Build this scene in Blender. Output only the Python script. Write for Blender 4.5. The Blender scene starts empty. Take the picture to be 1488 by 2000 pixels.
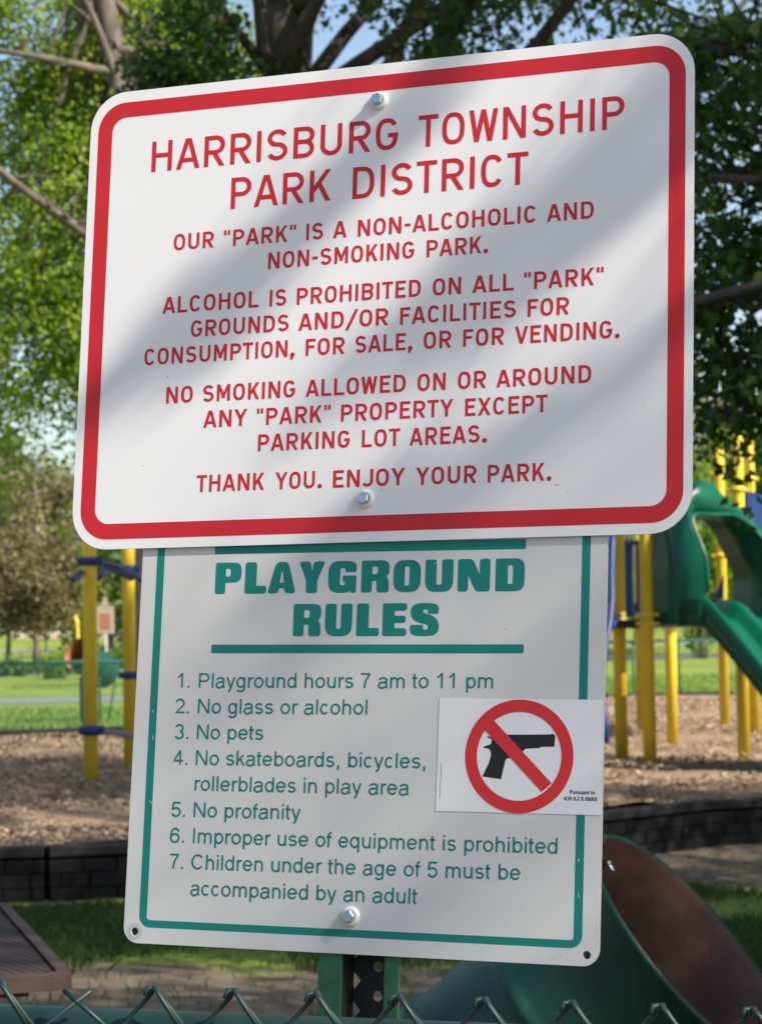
import bpy, bmesh, math, random
import numpy as np
from mathutils import Vector, Matrix
rad = math.radians
SC = bpy.context.scene
COL = SC.collection

# ------------------------------------------------------------------ camera, sky, sun, exposure
FPX, PITCH, ROLL, EYE = 4458.0, math.atan(230/4458.0), 0.015, 1.55   # focal length in photo pixels (photo 1488 x 2000)
_c = math.sqrt(1-ROLL*ROLL)
_fw = Vector((0, math.cos(PITCH), math.sin(PITCH)))
_r0 = Vector((1, 0, 0)); _d0 = Vector((0, math.sin(PITCH), -math.cos(PITCH)))
CAM_R = _r0*_c + _d0*ROLL
CAM_D = _d0*_c - _r0*ROLL
cam = bpy.data.cameras.new('camera'); cam_o = bpy.data.objects.new('camera', cam); COL.objects.link(cam_o)
m = Matrix.Identity(4)
for i in range(3):
    m[i][0] = CAM_R[i]; m[i][1] = -CAM_D[i]; m[i][2] = -_fw[i]
m.translation = (0, 0, EYE)
cam_o.matrix_world = m
cam.sensor_fit = 'VERTICAL'; cam.sensor_height = 36; cam.sensor_width = 36
cam.lens = 36*FPX/2000
cam.clip_start = 0.05; cam.clip_end = 3000
cam.dof.use_dof = True; cam.dof.focus_distance = 2.14; cam.dof.aperture_fstop = 18.0
SC.camera = cam_o

W = bpy.data.worlds.new('World'); SC.world = W; W.use_nodes = True
nt = W.node_tree; nt.nodes.clear()
sky = nt.nodes.new('ShaderNodeTexSky'); sky.sky_type = 'NISHITA'; sky.sun_disc = False
SUN_EL, SUN_AZ = rad(41.0), rad(124.5)
sky.sun_elevation = SUN_EL; sky.sun_rotation = SUN_AZ
sky.air_density = 1.0; sky.dust_density = 1.5; sky.ozone_density = 0.2
bg = nt.nodes.new('ShaderNodeBackground'); bg.inputs[1].default_value = 0.135
ow = nt.nodes.new('ShaderNodeOutputWorld')
nt.links.new(sky.outputs[0], bg.inputs[0]); nt.links.new(bg.outputs[0], ow.inputs[0])
TO_SUN = Vector((math.cos(SUN_EL)*math.sin(SUN_AZ), math.cos(SUN_EL)*math.cos(SUN_AZ), math.sin(SUN_EL)))
sl = bpy.data.lights.new('sun', 'SUN'); sl.energy = 5.0; sl.angle = rad(0.53); sl.color = (1, .93, .82)
so = bpy.data.objects.new('sun', sl); COL.objects.link(so)
so.rotation_euler = TO_SUN.to_track_quat('Z', 'Y').to_euler(); so.location = (6, -6, 20)
SC.view_settings.view_transform = 'Standard'; SC.view_settings.look = 'None'
SC.view_settings.exposure = 0.6; SC.view_settings.gamma = 1
SC.render.engine = 'CYCLES'
SC.cycles.use_denoising = True
SC.cycles.max_bounces = 6; SC.cycles.diffuse_bounces = 3; SC.cycles.glossy_bounces = 3; SC.cycles.transmission_bounces = 3
SC.cycles.caustics_reflective = False; SC.cycles.caustics_refractive = False

# ------------------------------------------------------------------ helpers
def at(px, py, Y):
    """world point at distance Y straight ahead, seen at photo pixel (px, py)"""
    d = _fw*FPX + CAM_R*(px-744) + CAM_D*(py-1000)
    k = Y/d.y
    return Vector((d.x*k, Y, EYE + d.z*k))

def setp(o, label=None, cat=None, group=None, kind=None):
    if label: o['label'] = label
    if cat: o['category'] = cat
    if group: o['group'] = group
    if kind: o['kind'] = kind
    return o

def thing(name, label, cat, loc=(0, 0, 0), group=None, mat=None):
    o = bpy.data.objects.new(name, None); COL.objects.link(o)
    o.empty_display_size = .2
    if mat is not None: o.matrix_world = mat
    else: o.location = loc
    return setp(o, label, cat, group)

def link(name, me, mat, parent=None, local=False, label=None):
    o = bpy.data.objects.new(name, me); COL.objects.link(o)
    if mat is not None:
        for mm in (mat if isinstance(mat, (list, tuple)) else [mat]): me.materials.append(mm)
    if parent is not None:
        o.parent = parent
        if not local:
            # world-coordinate mesh under a moved Empty: undo every ancestor's placement
            M = Matrix.Identity(4); p = parent
            while p is not None:
                M = p.matrix_parent_inverse @ p.matrix_basis @ M if p.parent is not None else p.matrix_basis @ M
                p = p.parent
            o.matrix_parent_inverse = M.inverted()
    if label: o['label'] = label
    return o

class MB:
    def __init__(s): s.v = []; s.f = []; s.mi = []; s.cur = 0; s.sm = []
    def add(s, vs, fs, smooth=False):
        b = len(s.v); s.v.extend([tuple(x) for x in vs])
        for f in fs: s.f.append([b+i for i in f]); s.mi.append(s.cur); s.sm.append(smooth)
        return s
    def box(s, c, size, M=None):
        x, y, z = [k/2 for k in size]; c = Vector(c)
        vs = [Vector((a, b, d)) for a in (-x, x) for b in (-y, y) for d in (-z, z)]
        if M is not None: vs = [M @ v for v in vs]
        return s.add([v+c for v in vs], [(0, 1, 3, 2), (4, 6, 7, 5), (0, 4, 5, 1), (2, 3, 7, 6), (0, 2, 6, 4), (1, 5, 7, 3)])
    def bbox(s, c, size, bev, M=None):
        """box with chamfered edges"""
        x, y, z = [k/2 for k in size]; c = Vector(c); b = min(bev, x*.9, y*.9, z*.9)
        bm = bmesh.new(); bmesh.ops.create_cube(bm, size=1)
        for v in bm.verts: v.co = Vector((v.co.x*2*x, v.co.y*2*y, v.co.z*2*z))
        bmesh.ops.bevel(bm, geom=bm.edges[:], offset=b, segments=2, profile=.5, affect='EDGES')
        bm.verts.index_update()
        vs = [(M @ v.co if M is not None else v.co)+c for v in bm.verts]
        fs = [[v.index for v in f.verts] for f in bm.faces]; bm.free()
        return s.add(vs, fs)
    def tube(s, pts, r, n=8, caps=True, closed=False):
        pts = [Vector(p) for p in pts]; k = len(pts)
        rr = r if isinstance(r, (list, tuple)) else [r]*k
        vs = []; up = None
        for i, p in enumerate(pts):
            if closed: t = pts[(i+1) % k]-pts[i-1]
            else: t = pts[min(i+1, k-1)]-pts[max(i-1, 0)]
            t = t.normalized() if t.length > 1e-9 else Vector((0, 0, 1))
            if up is None:
                up = Vector((0, 0, 1)) if abs(t.z) < .9 else Vector((1, 0, 0))
            a = t.cross(up)
            if a.length < 1e-6: a = t.orthogonal()
            a.normalize(); b = a.cross(t); up = b
            for j in range(n):
                th = 2*math.pi*j/n
                vs.append(p+(a*math.cos(th)+b*math.sin(th))*rr[i])
        fs = []
        for i in range(k if closed else k-1):
            i2 = (i+1) % k
            for j in range(n):
                fs.append((i*n+j, i*n+(j+1) % n, i2*n+(j+1) % n, i2*n+j))
        s.add(vs, fs, True)
        if caps and not closed:
            b = len(s.v)-len(vs)
            s.f.append([b+j for j in range(n)][::-1]); s.mi.append(s.cur); s.sm.append(False)
            s.f.append([b+(k-1)*n+j for j in range(n)]); s.mi.append(s.cur); s.sm.append(False)
        return s
    def lathe(s, prof, M=None, n=32, smooth=True):
        vs = []
        for (r, z) in prof:
            for j in range(n):
                th = 2*math.pi*j/n; v = Vector((r*math.cos(th), r*math.sin(th), z))
                vs.append(M @ v if M is not None else v)
        fs = []
        for i in range(len(prof)-1):
            for j in range(n):
                fs.append((i*n+j, i*n+(j+1) % n, (i+1)*n+(j+1) % n, (i+1)*n+j))
        return s.add(vs, fs, smooth)
    def disc(s, r, z, M=None, n=32):
        vs = [Vector((r*math.cos(2*math.pi*j/n), r*math.sin(2*math.pi*j/n), z)) for j in range(n)]
        return s.add([M @ v if M is not None else v for v in vs], [list(range(n))])
    def prism(s, poly, z0, z1, M=None):
        n = len(poly)
        vs = [Vector((x, y, z)) for z in (z0, z1) for x, y in poly]
        if M is not None: vs = [M @ v for v in vs]
        return s.add(vs, [list(range(n))[::-1], list(range(n, 2*n))] + [(i, (i+1) % n, n+(i+1) % n, n+i) for i in range(n)])
    def build(s, name, mat, parent=None, local=False, label=None):
        me = bpy.data.meshes.new(name)
        me.from_pydata(s.v, [], s.f); me.update()
        me.polygons.foreach_set('material_index', s.mi)
        me.polygons.foreach_set('use_smooth', s.sm)
        return link(name, me, mat, parent, local, label)

# ------------------------------------------------------------------ materials
def new_mat(name):
    M = bpy.data.materials.new(name); M.use_nodes = True
    t = M.node_tree
    return M, t, t.nodes['Principled BSDF']

def lin(r, g, b):
    f = lambda c: (c/255/12.92 if c/255 <= .04045 else ((c/255+.055)/1.055)**2.4)
    return (f(r), f(g), f(b), 1)

def ramp(t, stops):
    n = t.nodes.new('ShaderNodeValToRGB'); e = n.color_ramp.elements
    while len(e) < len(stops): e.new(.5)
    for k, (p, c) in zip(e, stops):
        k.position = p; k.color = c if len(c) == 4 else (*c, 1)
    return n

def mat(name, col, rough=.5, metal=0, spec=.5, var=.0, vscale=8, bump=0, bscale=40, speck=None, coat=0):
    """plain painted / cast material: base colour with gentle noise wear and bump"""
    M, t, p = new_mat(name)
    p.inputs['Roughness'].default_value = rough; p.inputs['Metallic'].default_value = metal
    p.inputs['Specular IOR Level'].default_value = spec
    p.inputs['Coat Weight'].default_value = coat
    tc = t.nodes.new('ShaderNodeTexCoord')
    col = (*col[:3], 1)
    out = None
    if var > 0:
        nz = t.nodes.new('ShaderNodeTexNoise'); nz.inputs['Scale'].default_value = vscale; nz.inputs['Detail'].default_value = 6
        t.links.new(tc.outputs['Object'], nz.inputs['Vector'])
        a = tuple(c*(1-var) for c in col[:3]); b = tuple(min(1, c*(1+var)) for c in col[:3])
        r = ramp(t, [(.32, a), (.68, b)])
        t.links.new(nz.outputs[0], r.inputs[0]); out = r.outputs[0]
        rr = t.nodes.new('ShaderNodeMapRange'); rr.inputs[3].default_value = max(0, rough-.08); rr.inputs[4].default_value = min(1, rough+.1)
        t.links.new(nz.outputs[0], rr.inputs[0]); t.links.new(rr.outputs[0], p.inputs['Roughness'])
    if speck:
        sz, thr, sc = speck
        vo = t.nodes.new('ShaderNodeTexVoronoi'); vo.inputs['Scale'].default_value = sz; vo.inputs['Randomness'].default_value = 1
        t.links.new(tc.outputs['Object'], vo.inputs['Vector'])
        n2 = t.nodes.new('ShaderNodeTexNoise'); n2.inputs['Scale'].default_value = sz*.37
        t.links.new(tc.outputs['Object'], n2.inputs['Vector'])
        ma = t.nodes.new('ShaderNodeMath'); ma.operation = 'LESS_THAN'; ma.inputs[1].default_value = thr
        mb_ = t.nodes.new('ShaderNodeMath'); mb_.operation = 'GREATER_THAN'; mb_.inputs[1].default_value = .62
        mc = t.nodes.new('ShaderNodeMath'); mc.operation = 'MULTIPLY'
        t.links.new(vo.outputs['Distance'], ma.inputs[0]); t.links.new(n2.outputs[0], mb_.inputs[0])
        t.links.new(ma.outputs[0], mc.inputs[0]); t.links.new(mb_.outputs[0], mc.inputs[1])
        mx = t.nodes.new('ShaderNodeMix'); mx.data_type = 'RGBA'
        t.links.new(mc.outputs[0], mx.inputs[0])
        if out: t.links.new(out, mx.inputs[6])
        else: mx.inputs[6].default_value = col
        mx.inputs[7].default_value = (*sc, 1)
        out = mx.outputs[2]
    if out: t.links.new(out, p.inputs['Base Color'])
    else: p.inputs['Base Color'].default_value = col
    if bump > 0:
        nb = t.nodes.new('ShaderNodeTexNoise'); nb.inputs['Scale'].default_value = bscale; nb.inputs['Detail'].default_value = 5
        t.links.new(tc.outputs['Object'], nb.inputs['Vector'])
        bp = t.nodes.new('ShaderNodeBump'); bp.inputs['Strength'].default_value = bump; bp.inputs['Distance'].default_value = .01
        t.links.new(nb.outputs[0], bp.inputs['Height']); t.links.new(bp.outputs[0], p.inputs['Normal'])
    return M

def leaf_mat(name, stops, trans=.4):
    M, t, p = new_mat(name)
    a = t.nodes.new('ShaderNodeAttribute'); a.attribute_name = 'tint'
    r = ramp(t, stops); t.links.new(a.outputs['Fac'], r.inputs[0])
    p.inputs['Roughness'].default_value = .5; p.inputs['Specular IOR Level'].default_value = .35
    t.links.new(r.outputs[0], p.inputs['Base Color'])
    tr = t.nodes.new('ShaderNodeBsdfTranslucent')
    br = t.nodes.new('ShaderNodeMix'); br.data_type = 'RGBA'; br.blend_type = 'MULTIPLY'; br.inputs[0].default_value = 1
    br.inputs[7].default_value = (1.5, 1.7, .7, 1)
    t.links.new(r.outputs[0], br.inputs[6]); t.links.new(br.outputs[2], tr.inputs[0])
    mx = t.nodes.new('ShaderNodeMixShader'); mx.inputs[0].default_value = trans
    t.links.new(p.outputs[0], mx.inputs[1]); t.links.new(tr.outputs[0], mx.inputs[2])
    t.links.new(mx.outputs[0], t.nodes['Material Output'].inputs[0])
    return M

def tint_mat(name, stops, rough=.8, noise=None):
    M, t, p = new_mat(name)
    a = t.nodes.new('ShaderNodeAttribute'); a.attribute_name = 'tint'
    r = ramp(t, stops); t.links.new(a.outputs['Fac'], r.inputs[0])
    p.inputs['Roughness'].default_value = rough; p.inputs['Specular IOR Level'].default_value = .25
    t.links.new(r.outputs[0], p.inputs['Base Color'])
    return M

def bark_mat(name, a, b, scale=9):
    M, t, p = new_mat(name)
    tc = t.nodes.new('ShaderNodeTexCoord'); mp = t.nodes.new('ShaderNodeMapping'); mp.inputs['Scale'].default_value = (1, 1, .25)
    nz = t.nodes.new('ShaderNodeTexNoise'); nz.inputs['Scale'].default_value = scale; nz.inputs['Detail'].default_value = 8; nz.inputs['Roughness'].default_value = .7
    t.links.new(tc.outputs['Object'], mp.inputs[0]); t.links.new(mp.outputs[0], nz.inputs['Vector'])
    r = ramp(t, [(.35, a), (.65, b)]); t.links.new(nz.outputs[0], r.inputs[0]); t.links.new(r.outputs[0], p.inputs['Base Color'])
    p.inputs['Roughness'].default_value = .9
    bp = t.nodes.new('ShaderNodeBump'); bp.inputs['Strength'].default_value = .8; bp.inputs['Distance'].default_value = .03
    t.links.new(nz.outputs[0], bp.inputs['Height']); t.links.new(bp.outputs[0], p.inputs['Normal'])
    return M

M_SHEET = mat('white reflective sheeting', (.80, .80, .79), .42, spec=.35, var=.015, vscale=3, speck=(60, .06, (.46, .44, .42)), bump=.008, bscale=300)
M_SHEET2 = mat('aged white sheeting', (.63, .63, .605), .45, spec=.35, var=.03, vscale=4, speck=(70, .07, (.38, .37, .32)), bump=.008, bscale=300)
M_ALU = mat('aluminium edge', (.72, .72, .72), .4, metal=.6)
M_RED = mat('red screen print', (.56, .018, .024), .45, spec=.4, var=.04, vscale=5, speck=(90, .05, (.7, .25, .25)))
M_TEAL = mat('teal screen print', (.004, .205, .165), .45, spec=.4, var=.05, vscale=6, speck=(70, .06, (.35, .45, .42)))
M_TXT = mat('teal text print', (.012, .20, .17), .5, spec=.3)
M_STICK = mat('glossy white sticker', (.81, .81, .80), .3, spec=.5, var=.01)
M_SRED = mat('sticker red', (.66, .022, .025), .35, spec=.5)
M_BLK = mat('printed black', (.012, .013, .013), .4, spec=.4)
M_ZINC = mat('zinc plated steel', (.55, .62, .66), .32, metal=1, var=.12, vscale=300)
M_NYL = mat('white nylon washer', (.82, .83, .81), .35, spec=.5)
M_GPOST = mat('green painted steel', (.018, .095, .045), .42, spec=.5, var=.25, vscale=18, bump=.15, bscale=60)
M_DPOST = mat('dark unlit steel', (.012, .018, .015), .6, var=.3, vscale=20)  # same green channel steel, its recess shade put into the colour
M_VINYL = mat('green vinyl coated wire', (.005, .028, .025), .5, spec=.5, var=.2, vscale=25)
M_FVINYL = mat('lighter green vinyl', (.030, .155, .125), .45, var=.15, vscale=3)  # lighter tone of the near fence's green coating
M_YEL = mat('yellow powder coat', (.82, .58, .035), .32, spec=.5, var=.10, vscale=3, coat=.2)
M_BLUE = mat('blue powder coat', (.008, .035, .15), .4, spec=.4, var=.15, vscale=5)
M_DECK = mat('black coated deck', (.008, .008, .009), .6)
M_SLIDE = mat('green rotomoulded plastic', (.0015, .10, .056), .28, spec=.35, var=.12, vscale=2.5, bump=.03, bscale=25)
M_DRUM = mat('dark green drum paint', (.010, .056, .037), .5, spec=.3, var=.35, vscale=6, bump=.08, bscale=30)
M_WALL = mat('charcoal wall block', (.012, .012, .013), .92, spec=.15, var=.3, vscale=9, bump=.8, bscale=55)
M_TBR = mat('black timber edging', (.02, .02, .021), .85, spec=.2, var=.3, vscale=6, bump=.4, bscale=30)
M_ROOF = mat('grey shingle roof', (.20, .18, .175), .9, var=.2, vscale=3)
M_HWALL = mat('grey green siding', (.14, .165, .14), .8, var=.1)
M_TAN = mat('tan painted board', (.36, .29, .22), .7, var=.12, vscale=3)
M_RUSTP = mat('faded red panel', (.30, .115, .075), .7, var=.15, vscale=4)
M_GREY = mat('grey galvanised pole', (.42, .40, .38), .6, var=.1)
M_PINK = mat('pinkish block', (.55, .42, .36), .85, var=.2, vscale=1.5)
M_ASPH = mat('asphalt', (.20, .205, .22), .9, var=.15, vscale=1.5, bump=.3, bscale=60)
M_CONC = mat('pale concrete path', (.46, .43, .39), .9, var=.12, vscale=1.2)
M_BARK_A = bark_mat('dark ridged bark', (.040, .033, .025), (.115, .095, .072))
M_BARK_D = bark_mat('pale grey brown bark', (.075, .06, .046), (.20, .165, .128))

# rust inside of the drum
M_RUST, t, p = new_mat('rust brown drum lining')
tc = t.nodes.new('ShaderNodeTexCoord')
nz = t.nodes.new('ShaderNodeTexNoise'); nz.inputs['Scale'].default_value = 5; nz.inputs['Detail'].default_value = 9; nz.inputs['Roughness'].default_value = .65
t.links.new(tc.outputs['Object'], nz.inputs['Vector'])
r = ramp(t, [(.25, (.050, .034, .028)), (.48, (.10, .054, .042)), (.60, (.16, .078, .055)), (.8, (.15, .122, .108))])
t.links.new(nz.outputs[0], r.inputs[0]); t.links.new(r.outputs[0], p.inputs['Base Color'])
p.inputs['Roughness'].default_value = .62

# brown ribbed table plastic: fine holes drawn as a grid
M_TABLE, t, p = new_mat('brown perforated table coating')
tc = t.nodes.new('ShaderNodeTexCoord'); mp = t.nodes.new('ShaderNodeMapping'); mp.inputs['Rotation'].default_value = (0, 0, rad(14.8))
wv = t.nodes.new('ShaderNodeTexWave'); wv.inputs['Scale'].default_value = 12; wv.inputs['Distortion'].default_value = .1
t.links.new(tc.outputs['Object'], mp.inputs[0]); t.links.new(mp.outputs[0], wv.inputs['Vector'])
nz = t.nodes.new('ShaderNodeTexNoise'); nz.inputs['Scale'].default_value = 7; t.links.new(tc.outputs['Object'], nz.inputs['Vector'])
r = ramp(t, [(.3, (.055, .032, .026)), (.7, (.095, .058, .046))]); t.links.new(nz.outputs[0], r.inputs[0])
r2 = ramp(t, [(.35, (.40, .40, .40)), (.6, (1, 1, 1))]); t.links.new(wv.outputs[0], r2.inputs[0])
mx = t.nodes.new('ShaderNodeMix'); mx.data_type = 'RGBA'; mx.blend_type = 'MULTIPLY'; mx.inputs[0].default_value = 1
t.links.new(r.outputs[0], mx.inputs[6]); t.links.new(r2.outputs[0], mx.inputs[7]); t.links.new(mx.outputs[2], p.inputs['Base Color'])
p.inputs['Roughness'].default_value = .7; p.inputs['Specular IOR Level'].default_value = .2
bp = t.nodes.new('ShaderNodeBump'); bp.inputs['Strength'].default_value = .6; bp.inputs['Distance'].default_value = .006
t.links.new(wv.outputs[0], bp.inputs['Height']); t.links.new(bp.outputs[0], p.inputs['Normal'])

# lawn: grass colours, bare soil near the fence by noise
M_LAWN, t, p = new_mat('park lawn')
tc = t.nodes.new('ShaderNodeTexCoord')
def nzn(sc, det=6, ro=.6):
    n = t.nodes.new('ShaderNodeTexNoise'); n.inputs['Scale'].default_value = sc; n.inputs['Detail'].default_value = det; n.inputs['Roughness'].default_value = ro
    t.links.new(tc.outputs['Object'], n.inputs['Vector']); return n
n1 = nzn(.25); n2 = nzn(9, 8, .7); n3 = nzn(.5, 5)
ga = ramp(t, [(.3, (.16, .22, .03)), (.55, (.25, .32, .055)), (.75, (.33, .345, .10))]); t.links.new(n1.outputs[0], ga.inputs[0])
gb = ramp(t, [(.3, (.55, .55, .55)), (.7, (1.25, 1.25, 1.25))]); t.links.new(n2.outputs[0], gb.inputs[0])
g = t.nodes.new('ShaderNodeMix'); g.data_type = 'RGBA'; g.blend_type = 'MULTIPLY'; g.inputs[0].default_value = 1
t.links.new(ga.outputs[0], g.inputs[6]); t.links.new(gb.outputs[0], g.inputs[7])
so_ = ramp(t, [(.3, (.10, .075, .052)), (.7, (.24, .185, .135))]); t.links.new(n2.outputs[0], so_.inputs[0])
sx = t.nodes.new('ShaderNodeSeparateXYZ'); t.links.new(tc.outputs['Object'], sx.inputs[0])
mr = t.nodes.new('ShaderNodeMapRange'); mr.inputs[1].default_value = 9.5; mr.inputs[2].default_value = 11.5; mr.inputs[3].default_value = .42; mr.inputs[4].default_value = -.08
t.links.new(sx.outputs[1], mr.inputs[0])
mr2 = t.nodes.new('ShaderNodeMapRange'); mr2.inputs[1].default_value = 13.2; mr2.inputs[2].default_value = 14.6; mr2.inputs[3].default_value = 0; mr2.inputs[4].default_value = .5
t.links.new(sx.outputs[1], mr2.inputs[0])
mr3 = t.nodes.new('ShaderNodeMapRange'); mr3.inputs[1].default_value = 17; mr3.inputs[2].default_value = 22; mr3.inputs[3].default_value = 0; mr3.inputs[4].default_value = -.6
t.links.new(sx.outputs[1], mr3.inputs[0])
a1 = t.nodes.new('ShaderNodeMath'); t.links.new(n3.outputs[0], a1.inputs[0]); t.links.new(mr.outputs[0], a1.inputs[1])
a2 = t.nodes.new('ShaderNodeMath'); t.links.new(a1.outputs[0], a2.inputs[0]); t.links.new(mr2.outputs[0], a2.inputs[1])
a3 = t.nodes.new('ShaderNodeMath'); t.links.new(a2.outputs[0], a3.inputs[0]); t.links.new(mr3.outputs[0], a3.inputs[1])
st = t.nodes.new('ShaderNodeMapRange'); st.inputs[1].default_value = .52; st.inputs[2].default_value = .64; t.links.new(a3.outputs[0], st.inputs[0])
fm = t.nodes.new('ShaderNodeMix'); fm.data_type = 'RGBA'
t.links.new(st.outputs[0], fm.inputs[0]); t.links.new(g.outputs[2], fm.inputs[6]); t.links.new(so_.outputs[0], fm.inputs[7])
t.links.new(fm.outputs[2], p.inputs['Base Color']); p.inputs['Roughness'].default_value = .95; p.inputs['Specular IOR Level'].default_value = .1
bp = t.nodes.new('ShaderNodeBump'); bp.inputs['Strength'].default_value = .8; bp.inputs['Distance'].default_value = .04
t.links.new(n2.outputs[0], bp.inputs['Height']); t.links.new(bp.outputs[0], p.inputs['Normal'])

# wood mulch
M_MULCH, t, p = new_mat('wood chip mulch')
tc = t.nodes.new('ShaderNodeTexCoord')
vo = t.nodes.new('ShaderNodeTexVoronoi'); vo.inputs['Scale'].default_value = 75; t.links.new(tc.outputs['Object'], vo.inputs['Vector'])
n2 = nzn(3, 8, .7); n1 = nzn(.6, 4)
r = ramp(t, [(.1, (.19, .135, .088)), (.5, (.365, .265, .172)), (.9, (.53, .395, .265))]); t.links.new(vo.outputs['Color'], r.inputs[0])
r2 = ramp(t, [(.3, (.6, .6, .6)), (.7, (1.15, 1.1, 1.05))]); t.links.new(n2.outputs[0], r2.inputs[0])
mx = t.nodes.new('ShaderNodeMix'); mx.data_type = 'RGBA'; mx.blend_type = 'MULTIPLY'; mx.inputs[0].default_value = 1
t.links.new(r.outputs[0], mx.inputs[6]); t.links.new(r2.outputs[0], mx.inputs[7]); t.links.new(mx.outputs[2], p.inputs['Base Color'])
p.inputs['Roughness'].default_value = .95; p.inputs['Specular IOR Level'].default_value = .1
bp = t.nodes.new('ShaderNodeBump'); bp.inputs['Strength'].default_value = .7; bp.inputs['Distance'].default_value = .018
t.links.new(vo.outputs['Distance'], bp.inputs['Height']); t.links.new(bp.outputs[0], p.inputs['Normal'])
M_CHIP = tint_mat('loose wood chips', [(0, (.14, .096, .062)), (.4, (.335, .24, .155)), (.8, (.48, .355, .235)), (1, (.62, .49, .35))])
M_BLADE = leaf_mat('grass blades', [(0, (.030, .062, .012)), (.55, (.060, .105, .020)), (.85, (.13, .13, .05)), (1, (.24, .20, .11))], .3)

# ------------------------------------------------------------------ setting: ground, roads, mulch bed
def sheet(name, poly, z, mat_, kind='structure'):
    b = MB(); b.add([(x, y, z) for x, y in poly], [list(range(len(poly)))])
    return setp(b.build(name, mat_), kind=kind)
def gz(y): return 0 if y < 130 else min(1.25, 1.25*(y-130)/70)
_b = MB(); _ys = (-700, 0, 40, 130, 165, 200, 1500)
_b.add([(x, y, gz(y)) for y in _ys for x in (-700, 700)], [(2*i, 2*i+1, 2*i+3, 2*i+2) for i in range(len(_ys)-1)])
setp(_b.build('ground', M_LAWN), kind='structure')
sheet('road', [(-60, 72), (-20, 84), (0, 96), (40, 128), (80, 150), (80, 166), (40, 143), (0, 112), (-20, 104), (-60, 92)], .006, M_ASPH)
_b = MB(); _b.add([(-120, 158, gz(158)+.02), (120, 142, gz(142)+.02), (120, 148, gz(148)+.02), (-120, 165, gz(165)+.02)], [(0, 1, 2, 3)])
setp(_b.build('path', M_CONC), kind='structure')
sheet('footpath', [(-40, 50), (-14, 55), (-4, 57), (1, 64), (3, 80), (5, 100), (7, 100.5), (5.5, 80), (3.2, 62), (0, 66.5), (-5, 65), (-14, 64), (-40, 60)][:7] +
      [(7.5, 101), (6, 80), (4, 62), (-3, 53.5), (-14, 49.5), (-40, 45)], .010, M_ASPH)

BED = [(-9.5, 13.05), (-2.0, 13.5), (.3, 14.3), (2.2, 16.2), (5.5, 17.6), (11, 19.5), (13, 33.5), (1.0, 32.6), (-1.6, 26.8), (-4.4, 25.2), (-11, 22.0)]
def hump(x, y): return .028*math.sin(y*2.9+.8*math.sin(x*.9)+x*.25)+.02*math.sin(y*5.3+1.1*math.sin(x*1.7+1)+x*.4)+.012*math.sin(x*3.1-y*2.2)+.008*math.sin(y*11+x*2.3)
def mz(x, y): return .275 + .0125*max(0, y-13.5)
random.seed(4); rng = np.random.default_rng(4)
def in_poly(x, y, poly):
    c = False; n = len(poly)
    for i in range(n):
        x1, y1 = poly[i]; x2, y2 = poly[i-1]
        if (y1 > y) != (y2 > y) and x < (x2-x1)*(y-y1)/(y2-y1)+x1: c = not c
    return c
bm = bmesh.new()
bm.faces.new([bm.verts.new((x, y, 0)) for x, y in BED])
bmesh.ops.triangulate(bm, faces=bm.faces[:])
for _ in range(7): bmesh.ops.subdivide_edges(bm, edges=[e for e in bm.edges if e.calc_length() > .16], cuts=1, use_grid_fill=False)
bmesh.ops.triangulate(bm, faces=bm.faces[:])
for v in bm.verts:
    x, y = v.co.x, v.co.y
    v.co.z = mz(x, y) + hump(x, y)
me = bpy.data.meshes.new('mulch'); bm.to_mesh(me); bm.free()
setp(link('mulch', me, M_MULCH), kind='structure')

def quads_mesh(name, V, tint, mat_, parent=None, kind=None, label=None, nv=4):
    """V: (N,nv,3) array of separate faces with a per-face tint"""
    n = len(V); me = bpy.data.meshes.new(name)
    me.vertices.add(n*nv); me.loops.add(n*nv); me.polygons.add(n)
    me.vertices.foreach_set('co', V.astype(np.float32).ravel())
    me.loops.foreach_set('vertex_index', np.arange(n*nv, dtype=np.int32))
    me.polygons.foreach_set('loop_start', np.arange(0, n*nv, nv, dtype=np.int32))
    me.polygons.foreach_set('loop_total', np.full(n, nv, dtype=np.int32))
    a = me.attributes.new('tint', 'FLOAT', 'FACE'); a.data.foreach_set('value', tint.astype(np.float32))
    me.update(); me.validate()
    o = link(name, me, mat_, parent)
    if kind: o['kind'] = kind
    if label: o['label'] = label
    return o

# loose chips lying on the bed
P = []
while len(P) < 80000:
    y = 13.2+20*random.random()**1.35; x = random.uniform(-.24*y, .24*y)
    if in_poly(x, y, BED): P.append((x, y, mz(x, y) + hump(x, y)))
P = np.array(P); n = len(P)
th = rng.uniform(0, 2*np.pi, n); ti = rng.normal(0, .35, n)
L = rng.uniform(.007, .023, n)*(.7+P[:, 1]/40); Wd = L*rng.uniform(.2, .45, n)
a = np.c_[np.cos(th)*np.cos(ti), np.sin(th)*np.cos(ti), np.sin(ti)]*L[:, None]
b = np.c_[-np.sin(th), np.cos(th), rng.normal(0, .45, n)]*Wd[:, None]
c = P+np.c_[np.zeros(n), np.zeros(n), rng.uniform(.004, .03, n)]
setp(quads_mesh('wood_chips', np.stack([c-a-b, c+a-b, c+a+b, c-a+b], 1), rng.beta(2, 2, n), M_CHIP), 'loose tan and brown wood chips covering the playground bed', 'wood chips', kind='stuff')

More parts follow.
